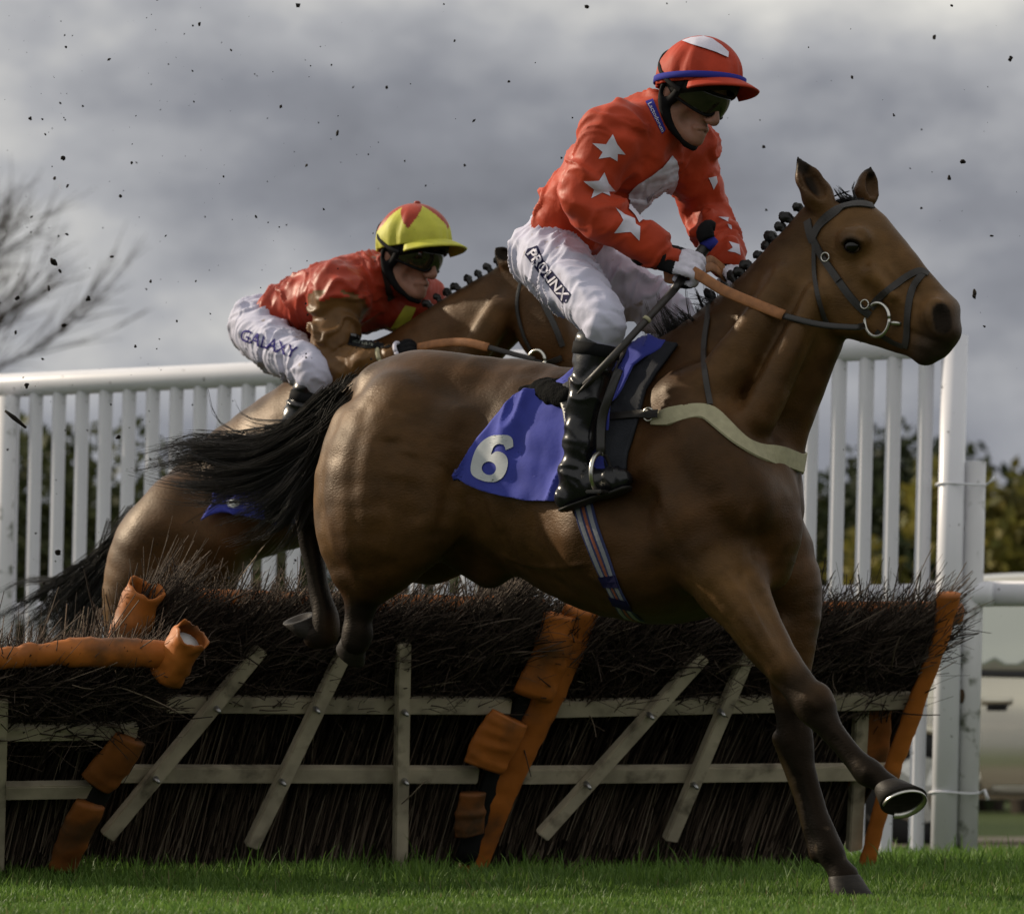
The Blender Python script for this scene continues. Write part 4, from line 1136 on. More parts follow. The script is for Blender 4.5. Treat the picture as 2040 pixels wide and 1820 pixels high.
ridges(me, f1, T0, [
    # hindquarter: hamstring and quadriceps edges, stifle, point of hip
    ([(735, 790), (712, 880), (700, 980), (712, 1090)], 0.022, -0.011), ([(800, 800), (770, 900), (752, 1000), (758, 1100)], 0.03, -0.009), ([(880, 860), (838, 950), (815, 1040), (822, 1110)], 0.026, -0.010),
    ([(760, 880), (745, 960), (735, 1050)], 0.03, 0.008), ([(840, 830), (800, 900), (790, 960)], 0.028, 0.009), ([(905, 930), (890, 1010), (868, 1080)], 0.02, -0.014), ([(925, 950), (915, 1030), (900, 1090)], 0.02, 0.008),
    ([(700, 1150), (745, 1130), (800, 1120)], 0.02, -0.006), ([(930, 800), (905, 850), (890, 880)], 0.025, 0.010),
    ([(800, 820), (782, 850), (778, 880)], 0.026, 0.012), ([(832, 850), (822, 880), (815, 910)], 0.024, 0.012), ([(880, 930), (895, 900), (905, 880)], 0.022, 0.010), ([(670, 900), (655, 1000), (662, 1100)], 0.02, 0.006),
    ([(935, 985), (945, 1040), (960, 1090)], 0.014, 0.009), ([(968, 980), (985, 1030), (1000, 1060)], 0.012, 0.008),
    # flank and ribs
    ([(960, 880), (1000, 980), (1010, 1080)], 0.018, -0.005), ([(1000, 1020), (1030, 1090), (1045, 1140)], 0.014, 0.004), ([(1040, 1030), (1066, 1100), (1080, 1150)], 0.014, 0.004), ([(1082, 1040), (1104, 1110), (1118, 1160)], 0.014, 0.004), ([(960, 1080), (1050, 1130), (1150, 1180)], 0.02, -0.006),
    # shoulder, triceps, forearm
    ([(1370, 760), (1425, 860), (1470, 960), (1490, 1040)], 0.018, -0.010), ([(1320, 880), (1370, 980), (1400, 1080)], 0.02, -0.010), ([(1290, 960), (1330, 1060), (1370, 1130)], 0.018, -0.009), ([(1420, 1000), (1445, 1070), (1440, 1120)], 0.018, -0.011), ([(1345, 950), (1390, 1040), (1410, 1100)], 0.02, 0.008),
    ([(1340, 830), (1390, 900), (1440, 990)], 0.024, 0.008), ([(1490, 950), (1510, 1050), (1500, 1120)], 0.018, -0.012), ([(1440, 1130), (1500, 1220), (1570, 1340)], 0.008, 0.004), ([(1465, 1120), (1520, 1200), (1575, 1310)], 0.012, -0.007), ([(1420, 1180), (1480, 1260), (1550, 1350)], 0.012, -0.007),
    # neck
    ([(1600, 560), (1560, 650), (1500, 760), (1450, 840)], 0.016, -0.010), ([(1545, 560), (1490, 660), (1430, 750)], 0.02, -0.007), ([(1628, 620), (1600, 700), (1560, 800)], 0.014, -0.009), ([(1570, 600), (1530, 690), (1480, 790)], 0.02, 0.006),
    # veins
    ([(1500, 1000), (1480, 1060), (1475, 1120), (1490, 1180)], 0.006, 0.004), ([(1180, 1120), (1100, 1130), (1030, 1120), (990, 1100)], 0.006, 0.004), ([(1480, 1170), (1510, 1240), (1545, 1310)], 0.0055, 0.0035), ([(760, 1000), (775, 1060), (765, 1120)], 0.006, 0.0035),
    ([(1745, 540), (1738, 580), (1730, 610)], 0.005, 0.003), ([(1760, 520), (1790, 560), (1815, 590)], 0.005, 0.003), ([(1790, 610), (1815, 600), (1840, 610)], 0.005, 0.003),
    # head: cheek edge, hollow over the eye, crest, nostril rim, lips
    ([(1640, 560), (1645, 620), (1680, 655), (1720, 655)], 0.014, 0.006), ([(1725, 520), (1760, 565), (1790, 600)], 0.009, 0.006), ([(1720, 555), (1745, 595), (1770, 625)], 0.014, -0.007), ([(1670, 455), (1690, 448), (1710, 455)], 0.012, -0.008), ([(1765, 505), (1800, 550), (1835, 590)], 0.012, -0.006),
    ([(1846, 612), (1850, 640), (1862, 662), (1880, 668)], 0.007, 0.006), ([(1845, 605), (1862, 598), (1880, 606)], 0.007, 0.006), ([(1800, 655), (1835, 670), (1870, 682)], 0.005, -0.005), ([(1810, 680), (1835, 690), (1860, 700)], 0.008, 0.004), ([(1672, 500), (1690, 512), (1712, 505)], 0.005, 0.003),
    # knees and fetlocks
    ([(1596, 1380), (1612, 1396), (1632, 1416)], 0.010, 0.005), ([(1655, 1460), (1680, 1492), (1705, 1520)], 0.006, -0.004), ([(1720, 1530), (1735, 1545)], 0.01, 0.004), ([(1588, 1530), (1600, 1580), (1618, 1640)], 0.006, -0.004)])
def pl(fr, pts): return [fr.L(*p[:3]) for p in pts]
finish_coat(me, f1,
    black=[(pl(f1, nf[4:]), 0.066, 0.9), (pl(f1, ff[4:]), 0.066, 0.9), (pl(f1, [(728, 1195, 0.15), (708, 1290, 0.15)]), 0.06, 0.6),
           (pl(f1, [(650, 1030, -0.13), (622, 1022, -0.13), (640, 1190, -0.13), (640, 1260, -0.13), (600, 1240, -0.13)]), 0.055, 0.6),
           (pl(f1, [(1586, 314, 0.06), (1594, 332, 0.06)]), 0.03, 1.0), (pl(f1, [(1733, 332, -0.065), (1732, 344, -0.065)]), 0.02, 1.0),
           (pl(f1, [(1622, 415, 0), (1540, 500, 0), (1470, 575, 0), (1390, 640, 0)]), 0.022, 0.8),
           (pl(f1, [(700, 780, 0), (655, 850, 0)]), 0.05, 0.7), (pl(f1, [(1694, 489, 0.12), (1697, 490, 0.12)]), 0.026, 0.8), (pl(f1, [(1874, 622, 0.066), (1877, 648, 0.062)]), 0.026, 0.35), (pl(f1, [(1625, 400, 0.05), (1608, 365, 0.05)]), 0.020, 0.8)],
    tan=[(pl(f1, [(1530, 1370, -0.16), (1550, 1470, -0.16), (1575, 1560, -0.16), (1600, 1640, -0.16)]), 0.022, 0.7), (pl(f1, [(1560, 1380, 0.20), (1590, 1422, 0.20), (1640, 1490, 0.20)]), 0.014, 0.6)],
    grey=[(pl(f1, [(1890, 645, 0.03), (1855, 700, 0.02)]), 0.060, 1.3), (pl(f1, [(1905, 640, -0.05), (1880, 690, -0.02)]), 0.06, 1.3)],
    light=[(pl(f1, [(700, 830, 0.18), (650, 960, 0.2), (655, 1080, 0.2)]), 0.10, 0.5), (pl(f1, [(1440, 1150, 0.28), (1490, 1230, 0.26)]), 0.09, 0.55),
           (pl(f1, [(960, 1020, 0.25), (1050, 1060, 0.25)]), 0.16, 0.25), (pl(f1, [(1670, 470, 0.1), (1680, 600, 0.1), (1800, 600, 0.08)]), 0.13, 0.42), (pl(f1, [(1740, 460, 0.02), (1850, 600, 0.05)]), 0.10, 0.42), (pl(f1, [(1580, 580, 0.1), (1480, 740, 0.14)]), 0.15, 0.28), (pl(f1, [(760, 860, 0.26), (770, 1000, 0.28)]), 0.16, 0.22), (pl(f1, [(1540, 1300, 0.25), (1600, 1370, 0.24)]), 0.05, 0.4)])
horse_body = new_obj('body', me, horse, COAT)
T1 = bvh(me)
# eye
ball('eye', nE+np.array((0, 0.004, 0)), 0.0235, horse, EYE, (1.05, 0.8, 0.9))
ball('eye', nE*np.array((1, -1, 1)), 0.023, horse, EYE)
# hooves
Lw = lambda v: np.array(f1.Mi.to_3x3() @ Vector(v))
hoof(f1, horse, P1(1768, 1567, 0.20), P1(1797, 1596, 0.20), 0.044, 0.070, Lw((0.20, -0.56, -0.80)), Lw((0.9, -0.4, 0.2)))
hoof(f1, horse, P1(1678, 1742, -0.16), P1(1697, 1793, -0.16), 0.046, 0.066, Lw((0.1, 0.0, -1)), (1, 0, 0))
hoof(f1, horse, P1(706, 1272, 0.15), P1(697, 1304, 0.11), 0.040, 0.052, Lw((-0.45, 0.5, -0.6)), Lw((-0.3, 0.4, -0.8)), shoe=False)
hoof(f1, horse, P1(622, 1262, -0.13), P1(598, 1230, -0.13), 0.038, 0.056, Lw((-0.30, -0.25, 0.92)), Lw((-1, 0, -0.2)), shoe=False)
# plaits along the crest
pk = [(1608, 436), (1588, 452), (1571, 470), (1551, 486), (1534, 503), (1517, 520), (1500, 538), (1487, 556), (1470, 574), (1452, 598), (1437, 620)]
for i, (u, v) in enumerate(pk):
    o = bpy.data.objects.new('plait', PLAIT); COL.objects.link(o); o.parent = horse
    ctr = P1(u+60, v+75); q = T1.ray_cast(Vector(P1(u-30, v-40)), Vector(ctr-P1(u-30, v-40)).normalized())
    p = q[0] if q[0] else Vector(P1(u, v))
    o.location = p+Vector((0.010, 0, -0.012)); o.rotation_euler = (rng.uniform(-.2, .2), -0.75+rng.uniform(-.25, .25), rng.uniform(-.4, .4)); o.scale = (rng.uniform(0.75, 1.0), rng.uniform(0.8, 1.2), rng.uniform(0.7, 1.1))
# forelock and unplaited hair at the withers
G = [([P1(1690+i*7, 405-abs(i)*2), P1(1668+i*9, 392), P1(1655+i*14, 384+i)], 26, 0.008, 0.018) for i in range(4)]
G += [([P1(1640, 412), P1(1690, 398), P1(1735, 402)], 50, 0.010, 0.014)]
Hh = hair_from_guides(G, 7)
strands('forelock', Hh, 0.0011, horse, HAIR, col=np.tile(BLK*1.6, (len(Hh), 1)))
G = []
for i in range(16):
    u0 = 1330+i*7; G.append(([P1(u0+20, 720-i*4), P1(u0+5, 670-i*3), P1(u0-16+rng.uniform(-14, 14), 618+rng.uniform(-28, 28))], 90, 0.022, 0.030))
G.append(([P1(1415, 640), P1(1398, 600), P1(1388, 560)], 26, 0.010, 0.010))
for i in range(26):
    f_ = i/25; u_, v_ = 1622-f_*200, 428+f_*205
    G.append(([P1(u_+8, v_+12), P1(u_-2, v_+2), P1(u_-9, v_-8)], 14, 0.007, 0.007))
G.append(([P1(1350, 720), P1(1320, 700), P1(1300, 660)], 160, 0.024, 0.026))
Hh = hair_from_guides(G, 8)
strands('mane', Hh, 0.0014, horse, HAIR, col=np.tile(BLK*1.4, (len(Hh), 1)))
# tail streaming behind
G = [([P1(712, 785), P1(625, 850), P1(520, 895), P1(400, 898), P1(300, 925)], 1100, 0.024, 0.040),
     ([P1(705, 800), P1(620, 885), P1(520, 945), P1(420, 955), P1(330, 930)], 1250, 0.032, 0.048),
     ([P1(705, 810), P1(640, 900), P1(585, 965), P1(520, 1005), P1(470, 1010)], 1250, 0.032, 0.050),
     ([P1(705, 815), P1(650, 910), P1(605, 985), P1(570, 1040), P1(530, 1070)], 1000, 0.028, 0.040),
     ([P1(700, 800), P1(610, 860), P1(540, 905), P1(480, 935), P1(400, 975)], 850, 0.032, 0.045),
     ([P1(712, 780), P1(620, 830), P1(550, 850), P1(480, 838), P1(458, 775)], 26, 0.016, 0.012),
     ([P1(712, 780), P1(610, 840), P1(520, 868), P1(440, 840), P1(420, 770)], 22, 0.016, 0.014),
     ([P1(712, 782), P1(600, 850), P1(470, 880), P1(360, 880), P1(285, 930)], 60, 0.02, 0.022)]
Hh = hair_from_guides(G, 12)
tc = BLK[None]*(1+0.9*rng.random((len(Hh), 1)))+np.array((0.006, 0.003, 0.001))*rng.random((len(Hh), 1))
strands('tail', Hh, 0.0013, horse, HAIR, col=tc)
# ================================================================== riders
SKIN = mat('skin', (0.30, 0.150, 0.105), rough=0.5, spec=0.35, var=0.14, vscale=35, bump=0.12, bscale=300, bdist=0.001, sss=0.15)
BLACKCLOTH = mat('black_cloth', (0.008, 0.008, 0.009), rough=0.8, spec=0.12, var=0.3, bump=0.2, bscale=200, bdist=0.001)
SHELL = mat('black_shell', (0.011, 0.012, 0.011), rough=0.6, spec=0.15, var=0.3, bump=0.25, bscale=220, bdist=0.001)
LENS = mat('goggle_lens', (0.016, 0.015, 0.008), rough=0.08, spec=0.7, var=0.5, vscale=30)
RED = mat('red_silk', (0.44, 0.048, 0.016), rough=0.54, spec=0.18, sheen=0.05, var=0.16, vscale=9, bump=0.3, bscale=34, bdist=0.006, rvar=0.1)
CAPRED = mat('red_cap', (0.40, 0.040, 0.016), rough=0.62, spec=0.18, var=0.14, vscale=14, bump=0.35, bscale=40, bdist=0.004)
RED2 = mat('dark_red_silk', (0.33, 0.036, 0.016), rough=0.45, spec=0.22, sheen=0.04, var=0.2, vscale=9, bump=0.3, bscale=34, bdist=0.006, dirt=(0.12, 0.03, 0.012), dscale=7, dthr=(0.58, 0.75))
BROWN = mat('brown_silk', (0.135, 0.066, 0.020), rough=0.42, spec=0.22, sheen=0.04, var=0.3, vscale=9, bump=0.3, bscale=34, bdist=0.006)
WHITE = mat('white_print', (0.62, 0.60, 0.70), rough=0.7, spec=0.3, var=0.08, vscale=30, bump=0.15, bscale=60)
BREECH = mat('white_breeches', (0.52, 0.52, 0.65), rough=0.7, spec=0.15, var=0.07, vscale=14, bump=0.3, bscale=45, bdist=0.004, dirt=(0.30, 0.25, 0.22), dscale=22, dthr=(0.66, 0.74))
NAVY = mat('navy_print', (0.012, 0.012, 0.05), rough=0.8, spec=0.1)
BLUE = mat('blue_print', (0.035, 0.04, 0.28), rough=0.8, spec=0.1)
YELLOW = mat('yellow_silk', (0.50, 0.49, 0.055), rough=0.6, spec=0.35, var=0.12, vscale=20, bump=0.25, bscale=40, bdist=0.004, dirt=(0.10, 0.09, 0.03), dscale=60, dthr=(0.70, 0.76))
BOOT = mat('boot_leather', (0.008, 0.008, 0.010), rough=0.26, spec=0.42, var=0.3, bump=0.35, bscale=28, bdist=0.005, rvar=0.10)
SOLE = mat('boot_sole', (0.012, 0.010, 0.009), rough=0.6)
CREAM = mat('cream_webbing', (0.36, 0.335, 0.215), rough=0.75, var=0.12, vscale=40, bump=0.3, bscale=220, bdist=0.001)
RUBBER = mat('tan_rubber', (0.30, 0.125, 0.045), rough=0.6, var=0.25, vscale=40, bump=0.4, bscale=300, bdist=0.001)
LEATHER = mat('black_leather', (0.017, 0.015, 0.014), rough=0.42, spec=0.5, var=0.3, bump=0.3, bscale=120, bdist=0.001)
GREYLEATHER = mat('worn_leather', (0.030, 0.026, 0.024), rough=0.5, spec=0.4, var=0.3, bump=0.3, bscale=120, bdist=0.001)
GLOVEW = mat('white_glove', (0.62, 0.60, 0.70), rough=0.7, var=0.12, vscale=50, bump=0.4, bscale=150, bdist=0.002)

def m3(M): return np.array(M.to_3x3())
def xf(M, p): return np.array(M @ Vector(p))

def add_head(s, M, k=0.012):
    R = m3(M); sc = np.linalg.norm(R[:, 0]); Rn = R/sc
    def E(c, r, kk=k, sub=False, rot=None): s.ell(xf(M, c), np.array(r)*sc, kk*sc, Rn if rot is None else rot, sub)
    def C(pts, rr, kk=k, sub=False): s.chain([xf(M, p) for p in pts], np.array(rr)*sc, kk*sc, 2, sub_mode=sub)
    E((-0.012, 0, 0.045), (0.098, 0.078, 0.085)); E((0.03, 0, -0.022), (0.062, 0.054, 0.088), 0.03)
    for g in (1, -1):
        C([(-0.012, 0.056*g, -0.035), (0.018, 0.047*g, -0.078), (0.062, 0.020*g, -0.104)], (0.018, 0.017, 0.016), 0.03)
        E((0.060, 0.042*g, -0.016), (0.020, 0.020, 0.015), 0.02); E((0.066, 0.040*g, -0.056), (0.022, 0.016, 0.020), 0.02, True)
        C([(0.088, 0.006*g, 0.024), (0.080, 0.042*g, 0.026), (0.060, 0.062*g, 0.014)], (0.010, 0.010, 0.008), 0.015)
        E((0.079, 0.031*g, 0.006), (0.016, 0.020, 0.013), 0.012, True)
        E((0.104, 0.0135*g, -0.037), (0.012, 0.009, 0.009), 0.008)
        E((-0.012, 0.080*g, -0.012), (0.019, 0.009, 0.031), 0.008)
        C([(0.095, 0.004*g, -0.064), (0.090, 0.016*g, -0.067), (0.080, 0.026*g, -0.071)], (0.0085, 0.007, 0.004), 0.010)
        C([(0.091, 0.004*g, -0.080), (0.087, 0.014*g, -0.079), (0.080, 0.024*g, -0.074)], (0.0085, 0.007, 0.004), 0.010)
        E((0.112, 0.0075*g, -0.046), (0.006, 0.0045, 0.005), 0.004, True)
    C([(0.088, 0, 0.020), (0.104, 0, -0.008), (0.117, 0, -0.028), (0.114, 0, -0.037)], (0.009, 0.0095, 0.0125, 0.010), 0.012)
    E((0.082, 0, -0.103), (0.020, 0.024, 0.018), 0.02)
    C([(0.098, 0, -0.0715), (0.09, 0.018, -0.0725)], (0.0035, 0.002), 0.004, True); C([(0.098, 0, -0.0715), (0.09, -0.018, -0.0725)], (0.0035, 0.002), 0.004, True)

def glove(name, fr, wrist, knuck, back, parent, sc=1.0, mats=None, y_flip=1):
    """a closed fist: palm, four curled fingers, thumb from the side of the palm"""
    w = np.asarray(wrist, float); x = np.asarray(knuck, float)-w; x /= np.linalg.norm(x)
    z = np.asarray(back, float); z -= (z @ x)*x; z /= np.linalg.norm(z); y = np.cross(z, x)*y_flip
    R = np.stack([x, y, z], 1)
    q = lambda p: w+sc*(R @ np.array(p, float))
    s = SDF(0.0042)
    s.chain([q((-0.045, 0, 0)), q((0.0, 0, 0))], [0.036*sc, 0.032*sc], 0.012)
    s.ell(q((0.035, 0, 0)), np.array((0.050, 0.040, 0.021))*sc, 0.015, R)
    for i in range(4):
        yy = (i-1.5)*0.0195; L = (0.92, 1.0, 0.97, 0.82)[i]
        s.chain([q((0.055, yy, 0.006)), q((0.055+0.036*L, yy*1.03, 0.002)), q((0.060+0.036*L, yy, -0.026*L)), q((0.060, yy*0.97, -0.042)), q((0.046, yy*0.95, -0.030))], np.array((0.0115, 0.0108, 0.0102, 0.0098, 0.009))*sc, 0.003, 3)
    s.chain([q((0.010, 0.030, -0.006)), q((0.040, 0.046, -0.018)), q((0.066, 0.040, -0.034)), q((0.080, 0.022, -0.042))], np.array((0.017, 0.0135, 0.0115, 0.010))*sc, 0.010, 3)
    me = s.mesh(name); V = vco(me); Nn = vno(me)
    lv = (V-w) @ R/sc
    put(me, V+Nn*(0.0012*vnoise(V*180, 4))[:, None])
    o = new_obj(name, me, parent, mats)
    # pale back of the hand, black cuff, palm and thumb
    fc = np.array([p.center for p in me.polygons]); fl = (fc-w) @ R/sc
    fn = np.array([p.normal for p in me.polygons]) @ R
    idx = np.where((fl[:, 0] > 0.040) & (fl[:, 2] > -0.030) & (fn[:, 2] > -0.35) & ~((fl[:, 1] > 0.033) & (fl[:, 2] < -0.004)), 0, 1)
    idx[(fl[:, 0] < 0.040)] = 1
    me.polygons.foreach_set('material_index', idx.astype(np.int32))
    return o

def dome_np(r, z0f, n_lat=18, n_lon=48, back_drop=0.0):
    """ellipsoidal cap in its own frame: from the pole to height z0f(phi)"""
    V = [(0, 0, r[2])]; Fq = []
    for j in range(1, n_lat+1):
        for i in range(n_lon):
            ph = 2*math.pi*i/n_lon
            zt = z0f(ph)/r[2]; th = j/n_lat*math.acos(max(-0.95, min(0.99, zt)))
            V.append((r[0]*math.sin(th)*math.cos(ph), r[1]*math.sin(th)*math.sin(ph), r[2]*math.cos(th)))
    for i in range(n_lon):
        a, b = 1+i, 1+(i+1) % n_lon; Fq.append((0, a, b, b))
    for j in range(n_lat-1):
        for i in range(n_lon):
            a, b = 1+j*n_lon+i, 1+j*n_lon+(i+1) % n_lon
            Fq.append((a, a+n_lon, b+n_lon, b))
    return np.array(V), np.array(Fq)
def build_rider(fr, P, cfg):
    """P: joints as (u, v, near). One figure: body, silks, breeches, boots, gloves, cap, goggles."""
    J = {k: fr.L(*v[:3]) for k, v in P.items()}
    root = thing('person', cfg['label'], 'person', fr.o, -fr.yaw, 'jockeys')
    px = fr.sc(J['chest'])
    # head frame
    hy, hp, hs = cfg['head']           # extra yaw toward camera, pitch down, scale
    M = Matrix.Translation(Vector(J['head'])) @ Matrix.Rotation(-hy, 4, 'Z') @ Matrix.Rotation(hp, 4, 'Y') @ Matrix.Rotation(cfg.get('roll', 0), 4, 'X') @ Matrix.Scale(hs, 4)
    # --- body (skin)
    s = SDF(0.0062)
    nb = J['neck']; hn = xf(M, (-0.028, 0, -0.055))
    s.chain([nb, (nb+hn)/2, hn], [0.062, 0.055, 0.056], 0.03)
    s.chain([J['pelvis'], J['waist'], J['chest'], nb], np.array(cfg['torso'])*0.82, 0.04, sy=1.25)
    for g in 'nf':
        s.chain([J['sh_'+g], J['el_'+g], J['wr_'+g]], (0.045, 0.036, 0.026), 0.03, 1)
        s.chain([J['wr_'+g], J['wr_'+g]*0.6+J['hd_'+g]*0.4], (0.022, 0.012), 0.02)
        s.chain([J['hip_'+g], J['kn_'+g], J['an_'+g]], (0.072, 0.045, 0.030), 0.03, 1)
        s.chain([J['an_'+g], J['an_'+g]*0.8+J['toe_'+g]*0.2+np.array((0, 0, -0.03))], (0.026, 0.018), 0.02)
    add_head(s, M)
    me = s.mesh('body'); relax(me, 1, 0.4)
    body = new_obj('body', me, root, SKIN)
    # --- jacket
    s = SDF(0.0062); k = cfg['arm']
    s.chain([J['pelvis']*0.25+J['waist']*0.75, J['waist'], J['chest'], nb*0.8+J['chest']*0.2], [cfg['torso'][1]*0.96, cfg['torso'][1], cfg['torso'][2], cfg['torso'][3]], 0.05, 3, sy=cfg.get('tw', 1.28))
    for g in 'nf':
        sh, el, wr = J['sh_'+g], J['el_'+g], J['wr_'+g]
        s.chain([sh, sh*0.45+el*0.55, el, el*0.5+wr*0.5, wr], np.array((0.082, 0.074, 0.064, 0.060, 0.047))*k, 0.05, 3)
        s.chain([sh, J['chest']*0.5+sh*0.5], [0.08*k, 0.08*k], 0.06)
    # collar
    ax = hn-nb; ax /= np.linalg.norm(ax)
    s.chain([nb-ax*0.01, nb+ax*0.045], [0.080, 0.072], 0.03)
    me = s.mesh('jacket'); relax(me, 1, 0.4)
    segs = [(J['waist'], J['chest']), (J['chest'], nb)]
    for g in 'nf': segs += [(J['sh_'+g], J['el_'+g]), (J['el_'+g], J['wr_'+g])]
    folds(me, segs, amp=cfg.get('jf', 0.014), fa=13, fp=4, seed=cfg['seed'], warp=0.7)
    folds(me, segs, amp=0.0050, fa=28, fp=5, seed=cfg['seed']+7, warp=0.9)
    jk = new_obj('jacket', me, root, cfg['jmats'])
    if cfg.get('sleeve'):
        fc = np.array([p.center for p in me.polygons]); idx = np.zeros(len(fc), np.int32)
        for g in 'nf':
            sh, el, wr = J['sh_'+g], J['el_'+g], J['wr_'+g]
            d1, t1 = seg_dist(fc, sh, el); d2, t2 = seg_dist(fc, el, wr)
            dt, _ = seg_dist(fc, J['waist'], J['chest']); 
            idx[((d1 < 0.099*k) & (t1 > 0.10)) | (d2 < 0.085*k)] = 1
        me.polygons.foreach_set('material_index', idx)
    # --- breeches
    s = SDF(0.0058); q = cfg['leg']
    s.chain([J['waist']*0.35+J['pelvis']*0.65, J['pelvis']], [cfg['torso'][1]*0.90, cfg['torso'][0]*1.02], 0.05, sy=1.2)
    for g in 'nf':
        hp_, kn, an = J['hip_'+g], J['kn_'+g], J['an_'+g]
        s.chain([hp_, hp_*0.55+kn*0.45, kn, kn*0.87+an*0.13], np.array((0.100, 0.092, 0.069, 0.052))*q, 0.05, 3)
    me = s.mesh('breeches'); relax(me, 1, 0.4)
    segs = [(J['hip_'+g], J['kn_'+g]) for g in 'nf']+[(J['kn_'+g], J['an_'+g]) for g in 'nf']
    folds(me, segs, amp=0.0115, fa=19, fp=6, seed=cfg['seed']+2, warp=0.8)
    folds(me, segs, amp=0.0034, fa=38, fp=7, seed=cfg['seed']+11, warp=0.9)
    br = new_obj('breeches', me, root, BREECH)
    # --- boots
    for g in 'nf':
        kn, an, toe = J['kn_'+g], J['an_'+g], J['toe_'+g]
        s = SDF(0.0058)
        top = kn*0.84+an*0.16
        calf = kn*0.55+an*0.45
        leg = (an-kn)/np.linalg.norm(an-kn)
        s.chain([top, calf, kn*0.18+an*0.82, an], np.array((0.055, 0.054, 0.042, 0.043))*cfg.get('bt', 1), 0.02, 3)
        ft = (toe-an); fl = np.linalg.norm(ft); ft = ft/fl
        dn = leg-(leg @ ft)*ft; dn /= np.linalg.norm(dn)
        heel = an+dn*0.052-ft*0.035
        s.chain([heel, an+dn*0.040+ft*fl*0.3, an+dn*0.045+ft*fl*0.75, an+dn*0.05+ft*fl*1.0], np.array((0.034, 0.036, 0.036, 0.026)), 0.03, 3)
        me = s.mesh('boot'); relax(me, 1, 0.4)
        folds(me, [(top, an), (an, toe)], amp=0.0075, fa=26, fp=6, seed=cfg['seed']+3)
        b = new_obj('boot', me, root, BOOT)
        sl = an+dn*0.082
        V, Fq = tube_np([sl-ft*0.062, sl-ft*0.03, sl+ft*fl*0.35-dn*0.004, sl+ft*fl*0.75, sl+ft*fl*1.05-dn*0.004, sl+ft*fl*1.14-dn*0.006], [0.022, 0.034, 0.030, 0.038, 0.032, 0.012], 10, True, 0.22, up=tuple(np.cross(ft, dn)))
        new_obj('sole', mesh_q('sole', V, Fq), b, SOLE)
        # leather cuff where breeches meet boot
        P_, N_ = [], []
        bt = bvh(me); a1 = np.cross(leg, (0.2, 1, 0.1)); a1 /= np.linalg.norm(a1); a2 = np.cross(leg, a1)
        ring('boot_cuff', bt, top+leg*0.02, a1, a2, 0.035, 0.004, b, BLACKCLOTH)
    # --- gloves
    for g in 'nf':
        glove('glove', fr, J['wr_'+g], J['hd_'+g], np.array(f1.Mi.to_3x3() @ Vector(cfg['back_'+g])), root, cfg.get('hand', 1.0), cfg['gmats'], cfg.get('flip_'+g, 1))
    # --- helmet: shell, cover, peak, harness, goggles
    Hm = M @ Matrix.Translation((0.004, 0, 0.040)) @ Matrix.Rotation(-cfg['cap_tilt'], 4, 'Y')
    T = np.array(Hm)
    ap = lambda V: V @ T[:3, :3].T+T[:3, 3]
    hel = bpy.data.objects.new('helmet', None); COL.objects.link(hel); hel.parent = root
    V, Fq = dome_np((0.119, 0.099, 0.108), lambda p: -0.042+0.012*math.cos(p)-0.01*abs(math.sin(p)))
    solid(new_obj('shell', mesh_q('shell', ap(V), Fq), hel, SHELL), 0.008)
    V, Fq = dome_np((0.127, 0.106, 0.120), lambda p: -0.020+0.010*math.cos(p), 48, 144)
    nrm = V/np.array((0.127, 0.106, 0.120))**2; nrm /= np.linalg.norm(nrm, axis=1)[:, None]
    ang = np.arctan2(V[:, 1], V[:, 0]); el_ = V[:, 2]/0.12
    pk_ = 0.0022*np.sin(ang*15+2*np.sin(3*ang))*smooth01(0.75-el_)+0.004*(1-np.abs(vnoise(np.stack([np.cos(ang)*5, np.sin(ang)*5, el_*1.2], 1), 18)))**3*smooth01(1.0-el_)+0.0035*vnoise(np.stack([np.cos(ang)*4, np.sin(ang)*4, el_*2], 1), 8)*smooth01(1.1-el_)
    V = V+nrm*pk_[:, None]
    cv = new_obj('cap_cover', mesh_q('cap_cover', ap(V), Fq), hel, cfg['capmat']); solid(cv, 0.003)
    if cfg.get('zigzag'):
        fv = np.array([V[list(set(f))].mean(0) for f in Fq.tolist()]); fa = np.arctan2(fv[:, 1], fv[:, 0]); fe = np.arctan2(fv[:, 2], np.hypot(fv[:, 0], fv[:, 1]))
        tri = np.abs(((fa-cfg['zigzag'])/(2*np.pi/5)) % 1-0.5)*2
        cv.data.polygons.foreach_set('material_index', (fe > 0.26+0.85*tri).astype(np.int32))
    # peak
    PV = []; na, nr = 25, 7
    for i in range(na):
        a = math.radians(-68+136*i/(na-1))
        for j in range(nr):
            f = j/(nr-1); ext = 0.060*math.cos(a*1.15)**0.7*f if math.cos(a*1.15) > 0 else 0
            x = (0.124+ext)*math.cos(a); y = (0.104+ext*0.8)*math.sin(a)
            z = -0.008-0.010*math.cos(a)*0+0.010*math.cos(a)-0.016*f-0.020*(1-math.cos(a))-0.008*f*f
            PV.append((x, y, z))
    PF = [(i*nr+j, (i+1)*nr+j, (i+1)*nr+j+1, i*nr+j+1) for i in range(na-1) for j in range(nr-1)]
    pkm = new_obj('peak', mesh_np('peak', ap(np.array(PV)), PF), hel, cfg['peakmat']); solid(pkm, 0.006, 0)
    if cfg.get('band'):
        a = np.linspace(0, 2*np.pi, 73)
        z = -0.004+0.008*np.cos(a)
        sc_ = np.sqrt(1-(z/0.12)**2)
        Pb = np.stack([0.132*sc_*np.cos(a), 0.111*sc_*np.sin(a), z], 1); Nb = np.stack([np.cos(a), np.sin(a), 0*a], 1)
        V, Fq = strap_np(Pb, Nb, 0.018, 0.003); new_obj('band', mesh_np('band', ap(V), Fq), hel, cfg['band'])
